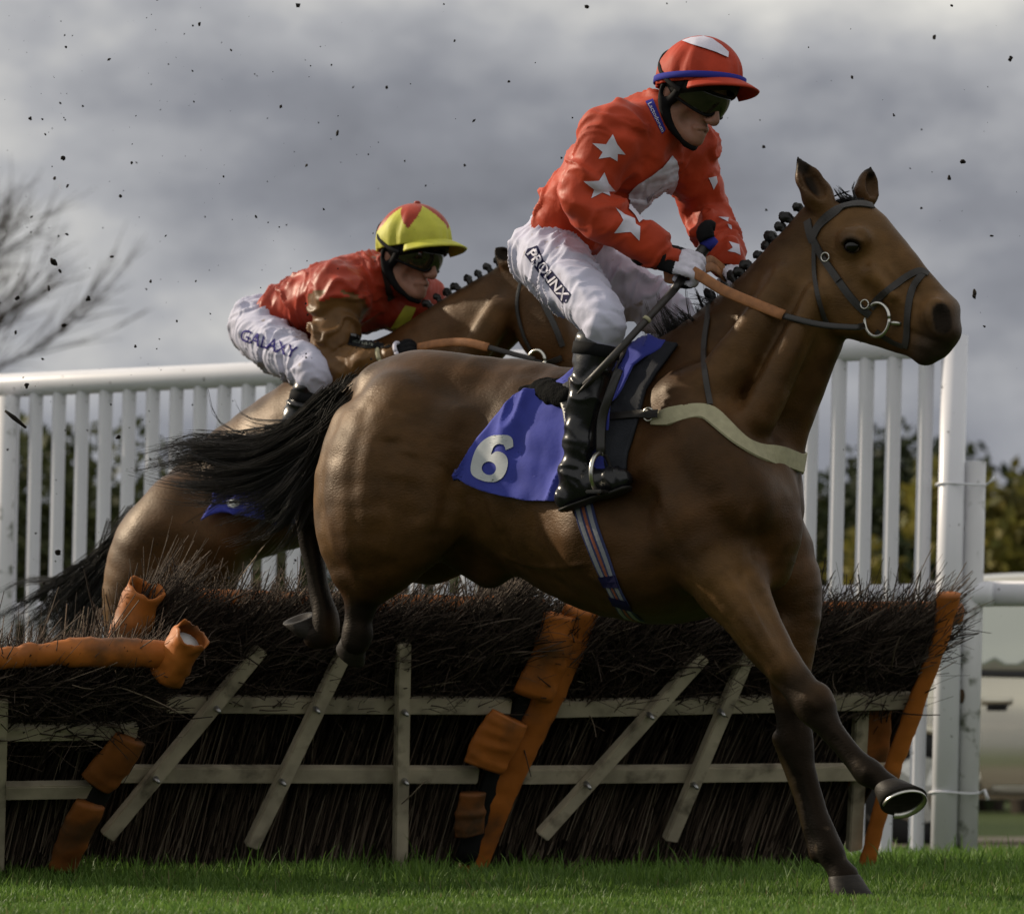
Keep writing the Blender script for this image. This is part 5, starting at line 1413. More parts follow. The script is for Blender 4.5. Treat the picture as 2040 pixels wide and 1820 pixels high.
    # button on top
    if cfg.get('button'): ball('button', ap(np.array([[0.01, 0, 0.121]]))[0], 0.012, hel, cfg['button'], (1, 1, 0.6))
    # harness
    s = SDF(0.0046)
    for g in (1, -1):
        s.chain([xf(M, p) for p in ((-0.022, 0.079*g, 0.012), (-0.020, 0.080*g, -0.02), (-0.006, 0.073*g, -0.058), (0.030, 0.052*g, -0.098), (0.072, 0.018*g, -0.122))], np.array((0.018, 0.019, 0.017, 0.013, 0.009))*hs, 0.01)
        s.chain([xf(M, p) for p in ((0.030, 0.082*g, 0.035), (0.020, 0.080*g, -0.01), (-0.004, 0.075*g, -0.05))], np.array((0.016, 0.014, 0.012))*hs, 0.01)
        s.ell(xf(M, (-0.012, 0.082*g, -0.012)), np.array((0.012, 0.03, 0.022))*hs, 0.006, m3(M)/hs, True)
    s.chain([xf(M, p) for p in ((0.072, 0.018, -0.122), (0.086, 0, -0.125), (0.072, -0.018, -0.122))], np.array((0.009, 0.010, 0.009))*hs, 0.01)
    new_obj('harness', s.mesh('harness'), hel, BLACKCLOTH)
    # goggles
    gog = bpy.data.objects.new('goggles', None); COL.objects.link(gog); gog.parent = root
    GV, GF = [], []; na, nz = 33, 9
    for i in range(na):
        a = math.radians(-78+156*i/(na-1))
        for j in range(nz):
            f = j/(nz-1); lowv = -0.026+0.016*math.exp(-(a/0.22)**2)+0.010*abs(math.sin(a))**3
            hi = 0.040
            z = lowv+(hi-lowv)*f
            bul = 1+0.05*math.sin(math.pi*f)
            GV.append(((0.106*math.cos(a)*bul+0.003), 0.088*math.sin(a)*bul, z))
    GF = [(i*nz+j, (i+1)*nz+j, (i+1)*nz+j+1, i*nz+j+1) for i in range(na-1) for j in range(nz-1)]
    GV = np.array([xf(M, p) for p in GV])
    solid(new_obj('lens', mesh_np('lens', GV, GF), gog, LENS), 0.003)
    edge = [i*nz for i in range(na)]+[(na-1)*nz+j for j in range(nz)]+[i*nz+nz-1 for i in reversed(range(na))]+[j for j in reversed(range(nz))]
    tube('frame', GV[edge], 0.0036*hs, gog, BLACKCLOTH, n=6)
    a = np.linspace(math.radians(72), math.radians(288), 40)
    Ps = np.array([xf(M, ((0.128*math.cos(t)+0.004), 0.1075*math.sin(t), 0.010+0.060*(1-math.cos(t-math.radians(72) if t < math.pi else math.radians(288)-t))/1.3)) for t in a])
    Pn = np.array([m3(M) @ np.array((math.cos(t), math.sin(t), 0)) for t in a])
    V, Fq = strap_np(Ps, Pn, 0.013, 0.004); new_obj('strap', mesh_np('strap', V, Fq), gog, BLACKCLOTH)
    return dict(root=root, J=J, body=body, jacket=jk, breeches=br, helmet=hel, cover=cv, M=M, Tj=bvh(jk.data), Tb=bvh(br.data), Tc=bvh(cv.data), gog=gog)

# ---------------------------------------------------------------- first rider
Pj1 = dict(head=(1379, 185, 0.01), neck=(1298, 246, 0.0), chest=(1248, 312, 0.0), waist=(1146, 425, 0.0), pelvis=(1098, 505, 0.0),
           sh_n=(1212, 268, 0.175), el_n=(1158, 398, 0.235), wr_n=(1318, 512, 0.13), hd_n=(1385, 532, 0.10),
           sh_f=(1362, 300, -0.165), el_f=(1405, 425, -0.25), wr_f=(1446, 518, -0.12), hd_f=(1474, 562, -0.09),
           hip_n=(1100, 522, 0.115), kn_n=(1198, 634, 0.325), an_n=(1144, 948, 0.345), toe_n=(1232, 920, 0.335),
           hip_f=(1150, 520, -0.115), kn_f=(1338, 632, -0.30), an_f=(1300, 930, -0.33), toe_f=(1390, 910, -0.33))
r1 = build_rider(f1, Pj1, dict(label='jockey in red silks with white stars and red cap, crouched over the leading horse', head=(math.radians(14), math.radians(31), 1.03),
    torso=(0.112, 0.104, 0.130, 0.085), arm=0.97, leg=0.92, seed=3, jmats=RED, gmats=[GLOVEW, BLACKCLOTH], back_n=(-0.1, -0.75, 0.65), back_f=(0.35, -0.55, 0.75),
    capmat=CAPRED, peakmat=CAPRED, cap_tilt=math.radians(26), band=BLUE, hand=1.18, roll=math.radians(-4)))
def Z1(x, y): return (978.7+0.3137*x, 40.8+0.3137*y)
J1 = r1['jacket']
for pts in ([(770, 725), (800, 790), (848, 852), (800, 848), (798, 895), (752, 868), (680, 880), (706, 838), (643, 782), (728, 788)],
            [(715, 965), (740, 1035), (784, 1085), (742, 1085), (752, 1118), (700, 1095), (632, 1132), (652, 1072), (585, 1022), (680, 1020)],
            [(787, 1188), (845, 1235), (908, 1260), (915, 1295), (945, 1312), (938, 1400), (885, 1345), (778, 1350), (818, 1295), (836, 1268)],
            [(1375, 998), (1425, 992), (1432, 1030), (1408, 1075), (1395, 1040)],
            [(1440, 1250), (1505, 1255), (1500, 1280)], [(1495, 1290), (1520, 1300), (1525, 1335), (1505, 1315)],
            [(1505, 1405), (1570, 1425), (1578, 1490), (1545, 1475), (1500, 1465), (1530, 1445)]):
    lay('star', f1, *poly2([Z1(*p) for p in pts], 7), r1['Tj'], 0.0022, J1, WHITE)
lay('chest_panel', f1, *poly2([Z1(*p) for p in [(1140, 858), (1182, 915), (1178, 1030), (1135, 1140), (1010, 1240), (935, 1290), (905, 1240), (866, 1200), (866, 1095), (930, 1035), (1010, 985), (1080, 930), (1118, 888)]], 4.5), r1['Tj'], 0.005, J1, WHITE)
lay('collar_label', f1, *poly2([Z1(*p) for p in [(978, 518), (1026, 500), (1106, 695), (1080, 722)]], 6), r1['Tj'], 0.0022, J1, BLUE)
(tv, tw) = text2('Lactodorum', (0, 0), (1, 0), (0, 1))
def put_text(s_, a, b, h, tree, fr, parent, m, off=0.004, bold=0.012, skew=0.0, name='lettering'):
    """text from picture point a to b (baseline), letter height h"""
    (V2, T), wid = text2(s_, (0, 0), (1, 0), (0, 1), 0.12, bold)
    a = np.array(a, float); b = np.array(b, float); x = (b-a)/wid; xn = (b-a)/np.linalg.norm(b-a)
    up = np.array((xn[1], -xn[0])); up = up+skew*xn
    Q = a+V2[:, :1]*x+V2[:, 1:]*up*h/0.7
    return lay(name, fr, Q, T, tree, off, parent, m)
put_text('Lactodorum', Z1(992, 532), Z1(1078, 712), 8.5, r1['Tj'], f1, J1, WHITE, 0.0036)
lay('print_panel', f1, *poly2([Z1(*p) for p in [(222, 1470), (232, 1452), (292, 1432), (330, 1520), (410, 1620), (506, 1740), (480, 1790), (455, 1800), (360, 1680), (290, 1590), (215, 1490)]], 7), r1['Tb'], 0.0022, r1['breeches'], NAVY)
put_text('PROLINX', Z1(226, 1482), Z1(455, 1782), 18.5, r1['Tb'], f1, r1['breeches'], WHITE, 0.0042, 0.02)
lay('crown_patch', f1, *poly2([Z1(p[0], p[1]+26) for p in [(1212, 112), (1270, 92), (1345, 84), (1400, 100), (1455, 140), (1500, 182), (1497, 216), (1430, 185), (1360, 160), (1290, 140)]], 6), r1['Tc'], 0.005, r1['cover'], WHITE)
# ================================================================== tack of the leading horse, whip
CLOTH = mat('blue_cloth', (0.046, 0.058, 0.33), rough=0.75, spec=0.15, var=0.12, vscale=10, bump=0.25, bscale=60, bdist=0.003, sheen=0.1)
PADM = mat('grey_pad', (0.028, 0.030, 0.037), rough=0.85, spec=0.15, var=0.2, bump=0.6, bscale=260, bdist=0.002)
NUMW = mat('number_print', (0.52, 0.54, 0.56), rough=0.7, spec=0.15, var=0.08)
WOOL = mat('black_wool', (0.008, 0.008, 0.008), rough=0.95, spec=0.05, bump=0.8, bscale=160, bdist=0.006)
STRIPEW = mat('girth_white', (0.22, 0.23, 0.26), rough=0.8); STRIPEB = mat('girth_blue', (0.03, 0.04, 0.12), rough=0.8); STRIPER = mat('girth_red', (0.24, 0.075, 0.045), rough=0.8)

def cloth_lay(name, fr, poly, tree, off, parent, m, amp=0.008, seed=1, thick=0.006, L=9, flare=None, fade=None):
    V2, T = poly2(poly, L)
    o = lay(name, fr, V2, T, tree, off, parent, m)
    me = o.data; V = vco(me); Nn = vno(me)
    dsp = amp*(1.7*(1-np.abs(vnoise(np.stack([V2[:, 0]/42+V2[:, 1]/110, V2[:, 1]/150-V2[:, 0]/300, 0*V2[:, 0]], 1), seed)))**3-0.4)+amp*0.5*vnoise(np.stack([V2[:, 0]/26, V2[:, 1]/40, 0*V2[:, 0]], 1), seed+4)
    ctr = Vector(fr.cam); D = np.array(ctr)-V; D /= np.linalg.norm(D, axis=1)[:, None]
    out = Nn*np.sign((Nn*D).sum(1))[:, None]
    if fade is not None: dsp = dsp*fade(V2)
    if flare is not None: dsp = dsp+flare(V2)
    put(me, V+out*dsp[:, None])
    solid(o, thick, 0); return o

def sided(tree, fr, pts, sub, off=0.002, mirror=True):
    """surface points under picture points, continued on the far side by symmetry"""
    P2 = catmull(np.array(pts, float), sub); P, Nn = [], []
    for u, v in P2:
        o, d = fr.ray(u, v); h = tree.ray_cast(o, d)
        if h[0] is None: continue
        P.append(h[0]); Nn.append(h[1])
    if mirror:
        for p in reversed(P[:]):
            q = Vector((p.x, -p.y, p.z)); nr = tree.find_nearest(q); P.append(nr[0]); Nn.append(nr[1])
    P = np.array([np.array(p) for p in P]); Nn = np.array([np.array(n) for n in Nn])
    for _ in range(3):
        P[1:-1] = (P[:-2]+2*P[1:-1]+P[2:])/4; Nn[1:-1] = (Nn[:-2]+2*Nn[1:-1]+Nn[2:])/4
    return P+Nn*off, Nn
def strap_pn(name, P, Nn, w, t, parent, m, shift=0.0):
    if shift:
        T = np.gradient(P, axis=0); T /= np.linalg.norm(T, axis=1)[:, None]; B = np.cross(T, Nn); P = P+B*shift
    return new_obj(name, mesh_np(name, *strap_np(P, Nn, w, t)), parent, m, smooth=False)

def at1(name, label, cat, group=None): return thing(name, label, cat, f1.o, -f1.yaw, group)
# number cloth, pad
cl = at1('saddle_cloth', 'blue number cloth with white number 6 under the saddle of the leading horse', 'saddle cloth', 'number cloths')
c1 = cloth_lay('cloth', f1, [(1085, 780), (1030, 800), (985, 845), (945, 897), (904, 946), (930, 960), (985, 982), (1050, 995), (1112, 1001), (1180, 990), (1213, 950), (1213, 880), (1224, 822), (1268, 741), (1321, 699), (1330, 684), (1285, 684), (1200, 720), (1130, 765)], T1, 0.020, cl, CLOTH, 0.013, 3, L=5,
                flare=lambda q: 0.010*smooth01((960-q[:, 0])/60), fade=lambda q: 0.15+0.85*smooth01((q[:, 0]-915)/70))
tcl = bvh(c1.data)
def Z4(x, y): return (880.8+0.2913*x, 530.1+0.2913*y)
six = catmull(np.array([(487, 1236), (463, 1248), (440, 1258)], float), 2).tolist()[:-1]+catmull(np.array([(440, 1258), (425, 1222), (395, 1214), (365, 1235), (345, 1290), (380, 1266), (420, 1276), (450, 1312), (453, 1372), (425, 1438), (370, 1474), (300, 1473), (240, 1450), (206, 1415), (204, 1355), (230, 1270), (275, 1205), (340, 1165), (410, 1154), (460, 1162), (484, 1192), (487, 1236)], float), 3).tolist()[:-1]
hole = [(328+50*math.cos(t), 1382+46*math.sin(t)) for t in np.linspace(0, 2*math.pi, 20, endpoint=False)]
pts6 = [Z4(*p) for p in six]+[Z4(*p) for p in hole]
tri6 = tessellate_polygon([[Vector((*p, 0)) for p in pts6[:len(six)]], [Vector((*p, 0)) for p in pts6[len(six):]]])
lay('number', f1, *refine(pts6, [tuple(t) for t in tri6], 6), tcl, 0.0065, c1, NUMW)
pad = at1('saddle_pad', 'dark grey quilted pad showing in front of the blue number cloth', 'saddle pad')
cloth_lay('pad', f1, [(1352, 688), (1318, 684), (1262, 735), (1215, 820), (1205, 880), (1210, 945), (1250, 940), (1254, 905), (1270, 850), (1290, 778), (1330, 720)], T1, 0.010, pad, PADM, 0.003, 6, 0.010)
# saddle
sad = at1('saddle', 'small black racing saddle with stirrup under the rider in red', 'saddle')
s = SDF(0.007)
s.fchain(f1, [(1095, 790, 0.0, 32), (1150, 778, 0.0, 30), (1230, 760, 0.0, 28), (1300, 725, 0.0, 26)], k=0.02, sy=3.6)
s.fchain(f1, [(1090, 782, 0.10, 26), (1078, 778, 0.0, 28), (1100, 775, -0.10, 26)], k=0.03)
s.fchain(f1, [(1086, 785, 0.16, 27), (1105, 790, 0.20, 25), (1130, 795, 0.22, 24)], k=0.03)
me = s.mesh('seat'); V = vco(me); put(me, V+vno(me)*(0.004*vnoise(V*70, 3))[:, None]); new_obj('seat', me, sad, WOOL)
fl = cloth_lay('flap', f1, [(1128, 785), (1180, 760), (1235, 735), (1262, 700), (1272, 694), (1240, 745), (1222, 790), (1206, 850), (1170, 880), (1140, 862), (1128, 820)], T1, 0.034, sad, LEATHER, 0.002, 5, 0.008)
fr_ = at1
tf = bvh(fl.data)
tube('stirrup_leather', [P1(1232, 735, 0.34), P1(1212, 790, 0.36), P1(1198, 840, 0.36), P1(1196, 905, 0.365)], 0.013, sad, LEATHER, n=8, sub=4, flat=0.25, up=tuple(Lw((0.7, 0.0, 0.3))))
st = P1(1204, 930, 0.36)
a = np.linspace(0, 2*np.pi, 29)
Pst = np.array([P1(1196, 903, 0.365)+np.array((0.0, 0.055*math.sin(t), -0.055*(1-math.cos(t))*(1 if True else 1))) for t in a])
tube('stirrup_iron', Pst, 0.0065, sad, STEEL, n=8)
beam('stirrup_tread', Pst[14]+np.array((-0.022, -0.0, 0.003)), Pst[14]+np.array((0.03, 0, 0.003)), 0.10, 0.010, (0, 0, 1), sad, LEATHER, 0.003)
# girth
gi = at1('girth', 'striped blue, white and red girth round the belly of the leading horse', 'girth')
gp = [(1160, 1000), (1170, 1040), (1188, 1090), (1210, 1145), (1236, 1198), (1262, 1238), (1285, 1262), (1300, 1275)]
Pg, Ng = sided(T1, f1, gp, 5)
strap_pn('webbing', Pg, Ng, 0.060, 0.004, gi, STRIPEB)
for sh in (-0.017, 0.017): strap_pn('stripe', Pg+Ng*0.003, Ng, 0.013, 0.0022, gi, STRIPEW, sh)
strap_pn('stripe', Pg+Ng*0.003, Ng, 0.009, 0.0024, gi, STRIPER)
for i0 in (15, 19): strap_pn('keeper', Pg[i0:i0+3]+Ng[i0:i0+3]*0.005, Ng[i0:i0+3], 0.066, 0.003, gi, NAVY)
# breast girth
bp = at1('breastplate', 'cream webbing breast girth with neck strap across the chest of the leading horse', 'breastplate')
Pb, Nb = sided(T1, f1, [(1300, 835), (1340, 828), (1400, 816), (1430, 838), (1470, 876), (1505, 897), (1530, 904)], 5, mirror=False)
yE, zE = Pb[-1][1], Pb[-1][2]; fx = []
for t in np.linspace(0.06, 1, 16):
    y_ = yE*(1-t); h_ = T1.ray_cast(Vector((2.2, y_, zE-0.02*t)), Vector((-1, 0, 0))); fx.append((h_[0].x, y_, zE-0.02*t))
fx = np.array(fx); top_ = Pb[-1][0]
fx[:, 0] = np.maximum.accumulate(np.maximum(fx[:, 0], top_))+0.004
Pb = np.vstack([Pb, fx]); Pb = np.vstack([Pb, Pb[::-1][1:]*np.array((1, -1, 1))])
nf_ = np.stack([0.6+0.4*np.linspace(0, 1, 16), np.sign(yE)*(1-np.linspace(0, 1, 16))*0.8, 0*fx[:, 0]], 1); Nb = np.vstack([Nb, nf_]); Nb = np.vstack([Nb, Nb[::-1][1:]*np.array((1, -1, 1))])
hb_ = len(Pb)//2
for i_ in range(hb_+1, len(Pb)):
    nr_ = T1.find_nearest(Vector(Pb[i_])); Pb[i_] = np.array(nr_[0]+nr_[1]*0.003); Nb[i_] = np.array(nr_[1])
for _ in range(4):
    Pb[1:-1] = (Pb[:-2]+2*Pb[1:-1]+Pb[2:])/4; Nb[1:-1] = (Nb[:-2]+2*Nb[1:-1]+Nb[2:])/4
h = len(Pb)//2
strap_pn('webbing', Pb, Nb, np.interp(np.arange(len(Pb)), [0, 4, len(Pb)-5, len(Pb)-1], [0.035, 0.054, 0.054, 0.035]), 0.005, bp, CREAM)
Pk, Nk = sided(T1, f1, [(1196, 838), (1240, 834), (1280, 830), (1322, 826)], 5, 0.012, False)
strap_pn('buckle_strap', Pk+Nk*0.006, Nk, 0.024, 0.004, bp, LEATHER)
bk = P1(1296, 829, 0.0)
o_, d_ = f1.ray(1298, 829); hit = T1.ray_cast(o_, d_)
if hit[0]:
    c = np.array(hit[0]+hit[1]*0.016); a = np.linspace(0, 2*np.pi, 17)
    tube('buckle', c+np.stack([0.016*np.cos(a), 0*a, 0.018*np.sin(a)], 1), 0.003, bp, STEEL, n=6)
Pn_, Nn_ = sided(T1, f1, [(1414, 808), (1408, 770), (1403, 720), (1404, 680), (1410, 640)], 5, 0.004, False)
top = np.array(P1(1412, 604, 0.03)); Pn_ = np.vstack([Pn_, top]); Nn_ = np.vstack([Nn_, Nn_[-1]])
strap_pn('neck_strap', Pn_, Nn_, 0.017, 0.004, bp, GREYLEATHER)
Pm = Pn_[::-1]*np.array((1, -1, 1)); Nm = Nn_[::-1]*np.array((1, -1, 1)); strap_pn('neck_strap', Pm, Nm, 0.017, 0.004, bp, GREYLEATHER)
# bridle
br_ = at1('bridle', 'dark leather bridle with crossed noseband and ring bit on the leading horse', 'bridle')
def bs(name, pts, w, m=GREYLEATHER, off=0.003, sub=6, parent=None, t=0.003):
    P, Nn = sided(T1, f1, pts, sub, off, False)
    return strap_pn(name, P, Nn, w, t, parent or br_, m)
bs('browband', [(1617, 478), (1628, 455), (1648, 432), (1678, 413), (1712, 407), (1738, 412)], 0.026)
bs('headpiece', [(1609, 440), (1613, 462), (1620, 482)], 0.026)
bs('cheekpiece', [(1618, 474), (1632, 500), (1652, 532), (1672, 562), (1694, 592), (1714, 614), (1732, 628)], 0.022, LEATHER)
bs('strap_end', [(1630, 496), (1645, 520), (1662, 545), (1672, 560)], 0.020, GREYLEATHER, 0.008)
bs('throatlash', [(1622, 486), (1622, 540), (1628, 590), (1640, 630), (1655, 652)], 0.013)
bs('noseband', [(1733, 614), (1752, 592), (1780, 570), (1808, 550), (1832, 540), (1848, 548)], 0.020)
bs('noseband', [(1838, 545), (1822, 566), (1812, 590), (1808, 630), (1806, 672), (1802, 692)], 0.020)
bs('curb_strap', [(1745, 660), (1775, 680), (1800, 690)], 0.014, LEATHER)
cb = np.array(P1(1752, 640, 0.0)); o_, d_ = f1.ray(1752, 638); hit = T1.ray_cast(o_, d_)
cb = np.array(hit[0])+np.array((0, -0.018, 0)) if hit[0] else P1(1752, 640, 0.09)
a = np.linspace(0, 2*np.pi, 33)
tube('bit_ring', cb+np.stack([0.040*np.cos(a), -0.006*np.cos(a), 0.046*np.sin(a)], 1), 0.0055, br_, STEEL, n=8)
tube('bit', [cb+np.array((0.036, 0, -0.01)), cb+np.array((0.06, 0.02, -0.012)), cb+np.array((0.07, 0.06, -0.012))], 0.007, br_, STEEL)
for (u, v) in ((1649, 513), (1722, 606)):
    o_, d_ = f1.ray(u, v); hit = T1.ray_cast(o_, d_)
    c = np.array(hit[0]+hit[1]*0.012)
    tube('buckle', c+np.stack([0.012*np.cos(a), 0*a, 0.012*np.sin(a)], 1), 0.0024, br_, STEEL, n=6)
# reins
re = at1('reins', 'tan rubber grip reins running from the leading bit to the white gloves', 'reins')
cb_l = cb+np.array((-0.035, -0.008, -0.015))
def flatp(name, pts, w, t, m, parent, up): return tube(name, pts, w, parent, m, n=10, sub=5, flat=t/w, up=tuple(up))
U = Lw((0.0, 0.25, 1.0))
flatp('rein_leather', [cb_l, P1(1700, 652, 0.13), P1(1630, 646, 0.145), P1(1556, 628, 0.15)], 0.009, 0.003, LEATHER, re, U)
flatp('rein_grip', [P1(1560, 628, 0.15), P1(1500, 604, 0.15), P1(1440, 578, 0.145), P1(1395, 550, 0.13), P1(1378, 540, 0.12)], 0.0155, 0.005, RUBBER, re, U)
flatp('rein_grip', [P1(1378, 545, 0.10), P1(1345, 556, 0.08), P1(1326, 552, 0.06), P1(1336, 546, 0.05), P1(1370, 542, 0.04)], 0.014, 0.005, RUBBER, re, U)
flatp('rein_grip', [P1(1398, 528, 0.06), P1(1415, 518, 0.0), P1(1432, 528, -0.05), P1(1444, 540, -0.07)], 0.014, 0.005, RUBBER, re, U)
flatp('rein_grip', [P1(1400, 536, 0.06), P1(1418, 532, 0.0), P1(1436, 546, -0.06), P1(1446, 556, -0.08)], 0.014, 0.005, RUBBER, re, U)
flatp('rein_leather', [P1(1470, 560, -0.10), P1(1560, 600, -0.13), P1(1680, 640, -0.13), cb*np.array((1, -1, 1))], 0.009, 0.003, LEATHER, re, U)
# whip
wh = at1('whip', 'black riding whip with blue collar held point down beside the boot', 'whip')
w_a, w_b = P1(1414, 478, 0.03), P1(1340, 580, 0.15)
tube('grip', [w_a, P1(1390, 512, 0.05), P1(1366, 545, 0.09), w_b], [0.017, 0.017, 0.014, 0.011], wh, LEATHER, n=12, sub=3)
tube('collar', [P1(1418, 474, 0.03), P1(1404, 493, 0.045)], [0.0215, 0.0195], wh, BLUE, n=14)
tube('pommel', [P1(1408, 478, 0.05), P1(1404, 465, 0.05), P1(1412, 452, 0.04), P1(1424, 452, 0.03)], [0.024, 0.026, 0.022, 0.012], wh, BLACKCLOTH, n=12, sub=3)
tube('shaft', [w_b, P1(1285, 640, 0.30), P1(1225, 705, 0.41), P1(1165, 768, 0.42)], [0.0115, 0.0105, 0.010, 0.0105], wh, GREYLEATHER, n=10, sub=3)
tube('ring', [P1(1290, 634, 0.295), P1(1286, 639, 0.30)], 0.0125, wh, CREAM, n=12)
tube('flap', [P1(1180, 752, 0.42), P1(1162, 772, 0.42), P1(1150, 784, 0.42)], [0.013, 0.016, 0.008], wh, GREYLEATHER, n=8, flat=0.3, up=tuple(Lw((0.7, 0, 0.7))))
# ================================================================== second horse and rider
f2 = Frame(650, 17.0, math.radians(32))
def P2(u, v, n=0.0): return f2.L(u, v, n)
Lw2 = lambda v: np.array(f2.Mi.to_3x3() @ Vector(v))
horse2 = thing('horse', 'bay horse half hidden behind the hurdle, rising to jump in second place', 'horse', f2.o, -f2.yaw, 'racehorses')
s = SDF(0.011)
s.fchain(f2, [(372, 1068, 0, 112), (470, 990, 0, 132), (600, 925, 0, 158), (735, 862, 0, 172), (830, 820, 0, 140)], k=0.05, sy=0.85)
s.fchain(f2, [(800, 800, 0, 128), (880, 722, 0, 104), (955, 655, 0, 82), (1020, 605, 0, 64)], k=0.06, sy=0.6)
s.fchain(f2, [(820, 680, 0, 28), (890, 628, 0, 24), (960, 580, 0, 22), (1020, 545, 0, 20)], k=0.05)
s.fchain(f2, [(940, 720, 0.10, 24), (985, 660, 0.09, 20), (1010, 610, 0.08, 16)], k=0.04)
s.fchain(f2, [(880, 800, 0.12, 36), (935, 700, 0.11, 26), (985, 610, 0.09, 18)], k=0.04)
s.fchain(f2, [(372, 1045, 0.13, 104), (325, 1100, 0.15, 103), (290, 1180, 0.16, 86), (270, 1270, 0.16, 62), (230, 1350, 0.16, 40), (190, 1420, 0.16, 30), (215, 1500, 0.16, 22), (240, 1590, 0.16, 24), (262, 1630, 0.16, 24)], k=0.05)
s.fchain(f2, [(440, 1030, -0.12, 100), (400, 1100, -0.14, 96), (380, 1190, -0.15, 74), (350, 1280, -0.15, 50), (300, 1370, -0.15, 32), (325, 1500, -0.15, 22), (345, 1620, -0.15, 24)], k=0.05)
s.fchain(f2, [(430, 1080, 0.17, 62), (400, 1150, 0.17, 58), (360, 1210, 0.16, 50)], k=0.10)
s.fchain(f2, [(830, 860, 0.19, 88), (850, 950, 0.21, 74), (900, 1005, 0.20, 50), (965, 1035, 0.20, 36), (1015, 1045, 0.20, 30), (985, 1080, 0.20, 22), (930, 1110, 0.20, 20), (895, 1118, 0.20, 24)], k=0.05)
s.fchain(f2, [(900, 870, -0.17, 84), (930, 960, -0.19, 66), (985, 1020, -0.19, 46), (1060, 1060, -0.19, 34), (1100, 1085, -0.19, 30), (1070, 1130, -0.19, 22), (1010, 1165, -0.19, 20), (985, 1175, -0.19, 24)], k=0.05)
s.fchain(f2, [(1030, 565, 0, 54), (1075, 625, 0, 64), (1110, 682, 0, 52), (1134, 724, 0, 42), (1148, 750, 0, 37), (1157, 770, 0, 32)], k=0.03, sy=0.8)
for sg in (1, -1): s.ell(P2(1082+(0 if sg > 0 else 30), 660, 0.045*sg), (0.10, 0.045, 0.105), 0.03)
ear(f2, s, (1020, 530, 0.045), (984, 487, 0.06), 0.036, (0.7, -0.7, 0), 1)
ear(f2, s, (1055, 520, -0.05), (1040, 470, -0.06), 0.034, (0.8, -0.5, 0), 1)
s.fchain(f2, [(345, 1000, 0, 34), (290, 1040, 0, 28), (250, 1090, 0, 22)], k=0.05)
me = s.mesh('body'); relax(me, 2, 0.45)
V = vco(me); put(me, V+vno(me)*(0.005*fbm(V*np.array((6, 9, 9)), 2, 15))[:, None])
finish_coat(me, f2, black=[(pl(f2, [(190, 1400, 0.16), (215, 1500, 0.16), (262, 1640, 0.16)]), 0.06, 0.7), (pl(f2, [(300, 1370, -0.15), (325, 1500, -0.15), (345, 1640, -0.15)]), 0.06, 0.7),
        (pl(f2, [(1010, 1050, 0.2), (930, 1110, 0.2), (890, 1120, 0.2)]), 0.07, 0.6), (pl(f2, [(1100, 1085, -0.19), (1010, 1165, -0.19), (980, 1175, -0.19)]), 0.07, 0.6),
        (pl(f2, [(820, 665, 0), (890, 615, 0), (1000, 548, 0)]), 0.035, 0.9), (pl(f2, [(984, 487, 0.06), (1000, 505, 0.06)]), 0.035, 0.9), (pl(f2, [(1150, 755, 0), (1158, 772, 0)]), 0.06, 1)],
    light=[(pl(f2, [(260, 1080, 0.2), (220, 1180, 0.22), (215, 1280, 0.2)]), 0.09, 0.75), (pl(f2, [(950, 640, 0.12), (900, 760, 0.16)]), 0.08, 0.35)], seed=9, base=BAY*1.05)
new_obj('body', me, horse2, COAT); T2 = bvh(me)
hoof(f2, horse2, P2(262, 1630, 0.16), P2(280, 1672, 0.16), 0.05, 0.068, (0, 0, -1), (1, 0, 0)); hoof(f2, horse2, P2(345, 1622, -0.15), P2(362, 1664, -0.15), 0.05, 0.068, (0, 0, -1), (1, 0, 0))
hoof(f2, horse2, P2(893, 1118, 0.20), P2(860, 1128, 0.2), 0.045, 0.062, Lw2((-0.9, 0, 0.1)), (0, 0, -1)); hoof(f2, horse2, P2(983, 1175, -0.19), P2(950, 1185, -0.19), 0.045, 0.062, Lw2((-0.9, 0, 0.1)), (0, 0, -1))
for u, v in ((1003, 545), (985, 556), (965, 568), (945, 580), (925, 594), (906, 607), (888, 622), (872, 634)):
    o = bpy.data.objects.new('plait', PLAIT); COL.objects.link(o); o.parent = horse2
    a_, b_ = P2(u-22, v-34), P2(u+40, v+60); q = T2.ray_cast(Vector(a_), Vector(b_-a_).normalized())
    o.location = (q[0] if q[0] else Vector(P2(u, v)))+Vector((0.004, 0, -0.004)); o.rotation_euler = (rng.uniform(-.2, .2), -0.7+rng.uniform(-.3, .3), rng.uniform(-.4, .4)); o.scale = [rng.uniform(0.7, 0.95)]*3
G = [([P2(290, 1035), P2(215, 1110), P2(140, 1170), P2(70, 1235), P2(20, 1262)], 520, 0.025, 0.055),
     ([P2(285, 1045), P2(220, 1130), P2(170, 1190), P2(120, 1240), P2(60, 1290)], 620, 0.03, 0.06),
     ([P2(280, 1050), P2(230, 1150), P2(190, 1210), P2(150, 1270), P2(100, 1330)], 420, 0.03, 0.06),
     ([P2(285, 1045), P2(200, 1130), P2(120, 1160), P2(50, 1165), P2(-10, 1195)], 70, 0.02, 0.04)]
Hh = hair_from_guides(G, 12)
strands('tail', Hh, 0.0015, horse2, HAIR, col=BLK[None]*(0.9+0.8*rng.random((len(Hh), 1))))
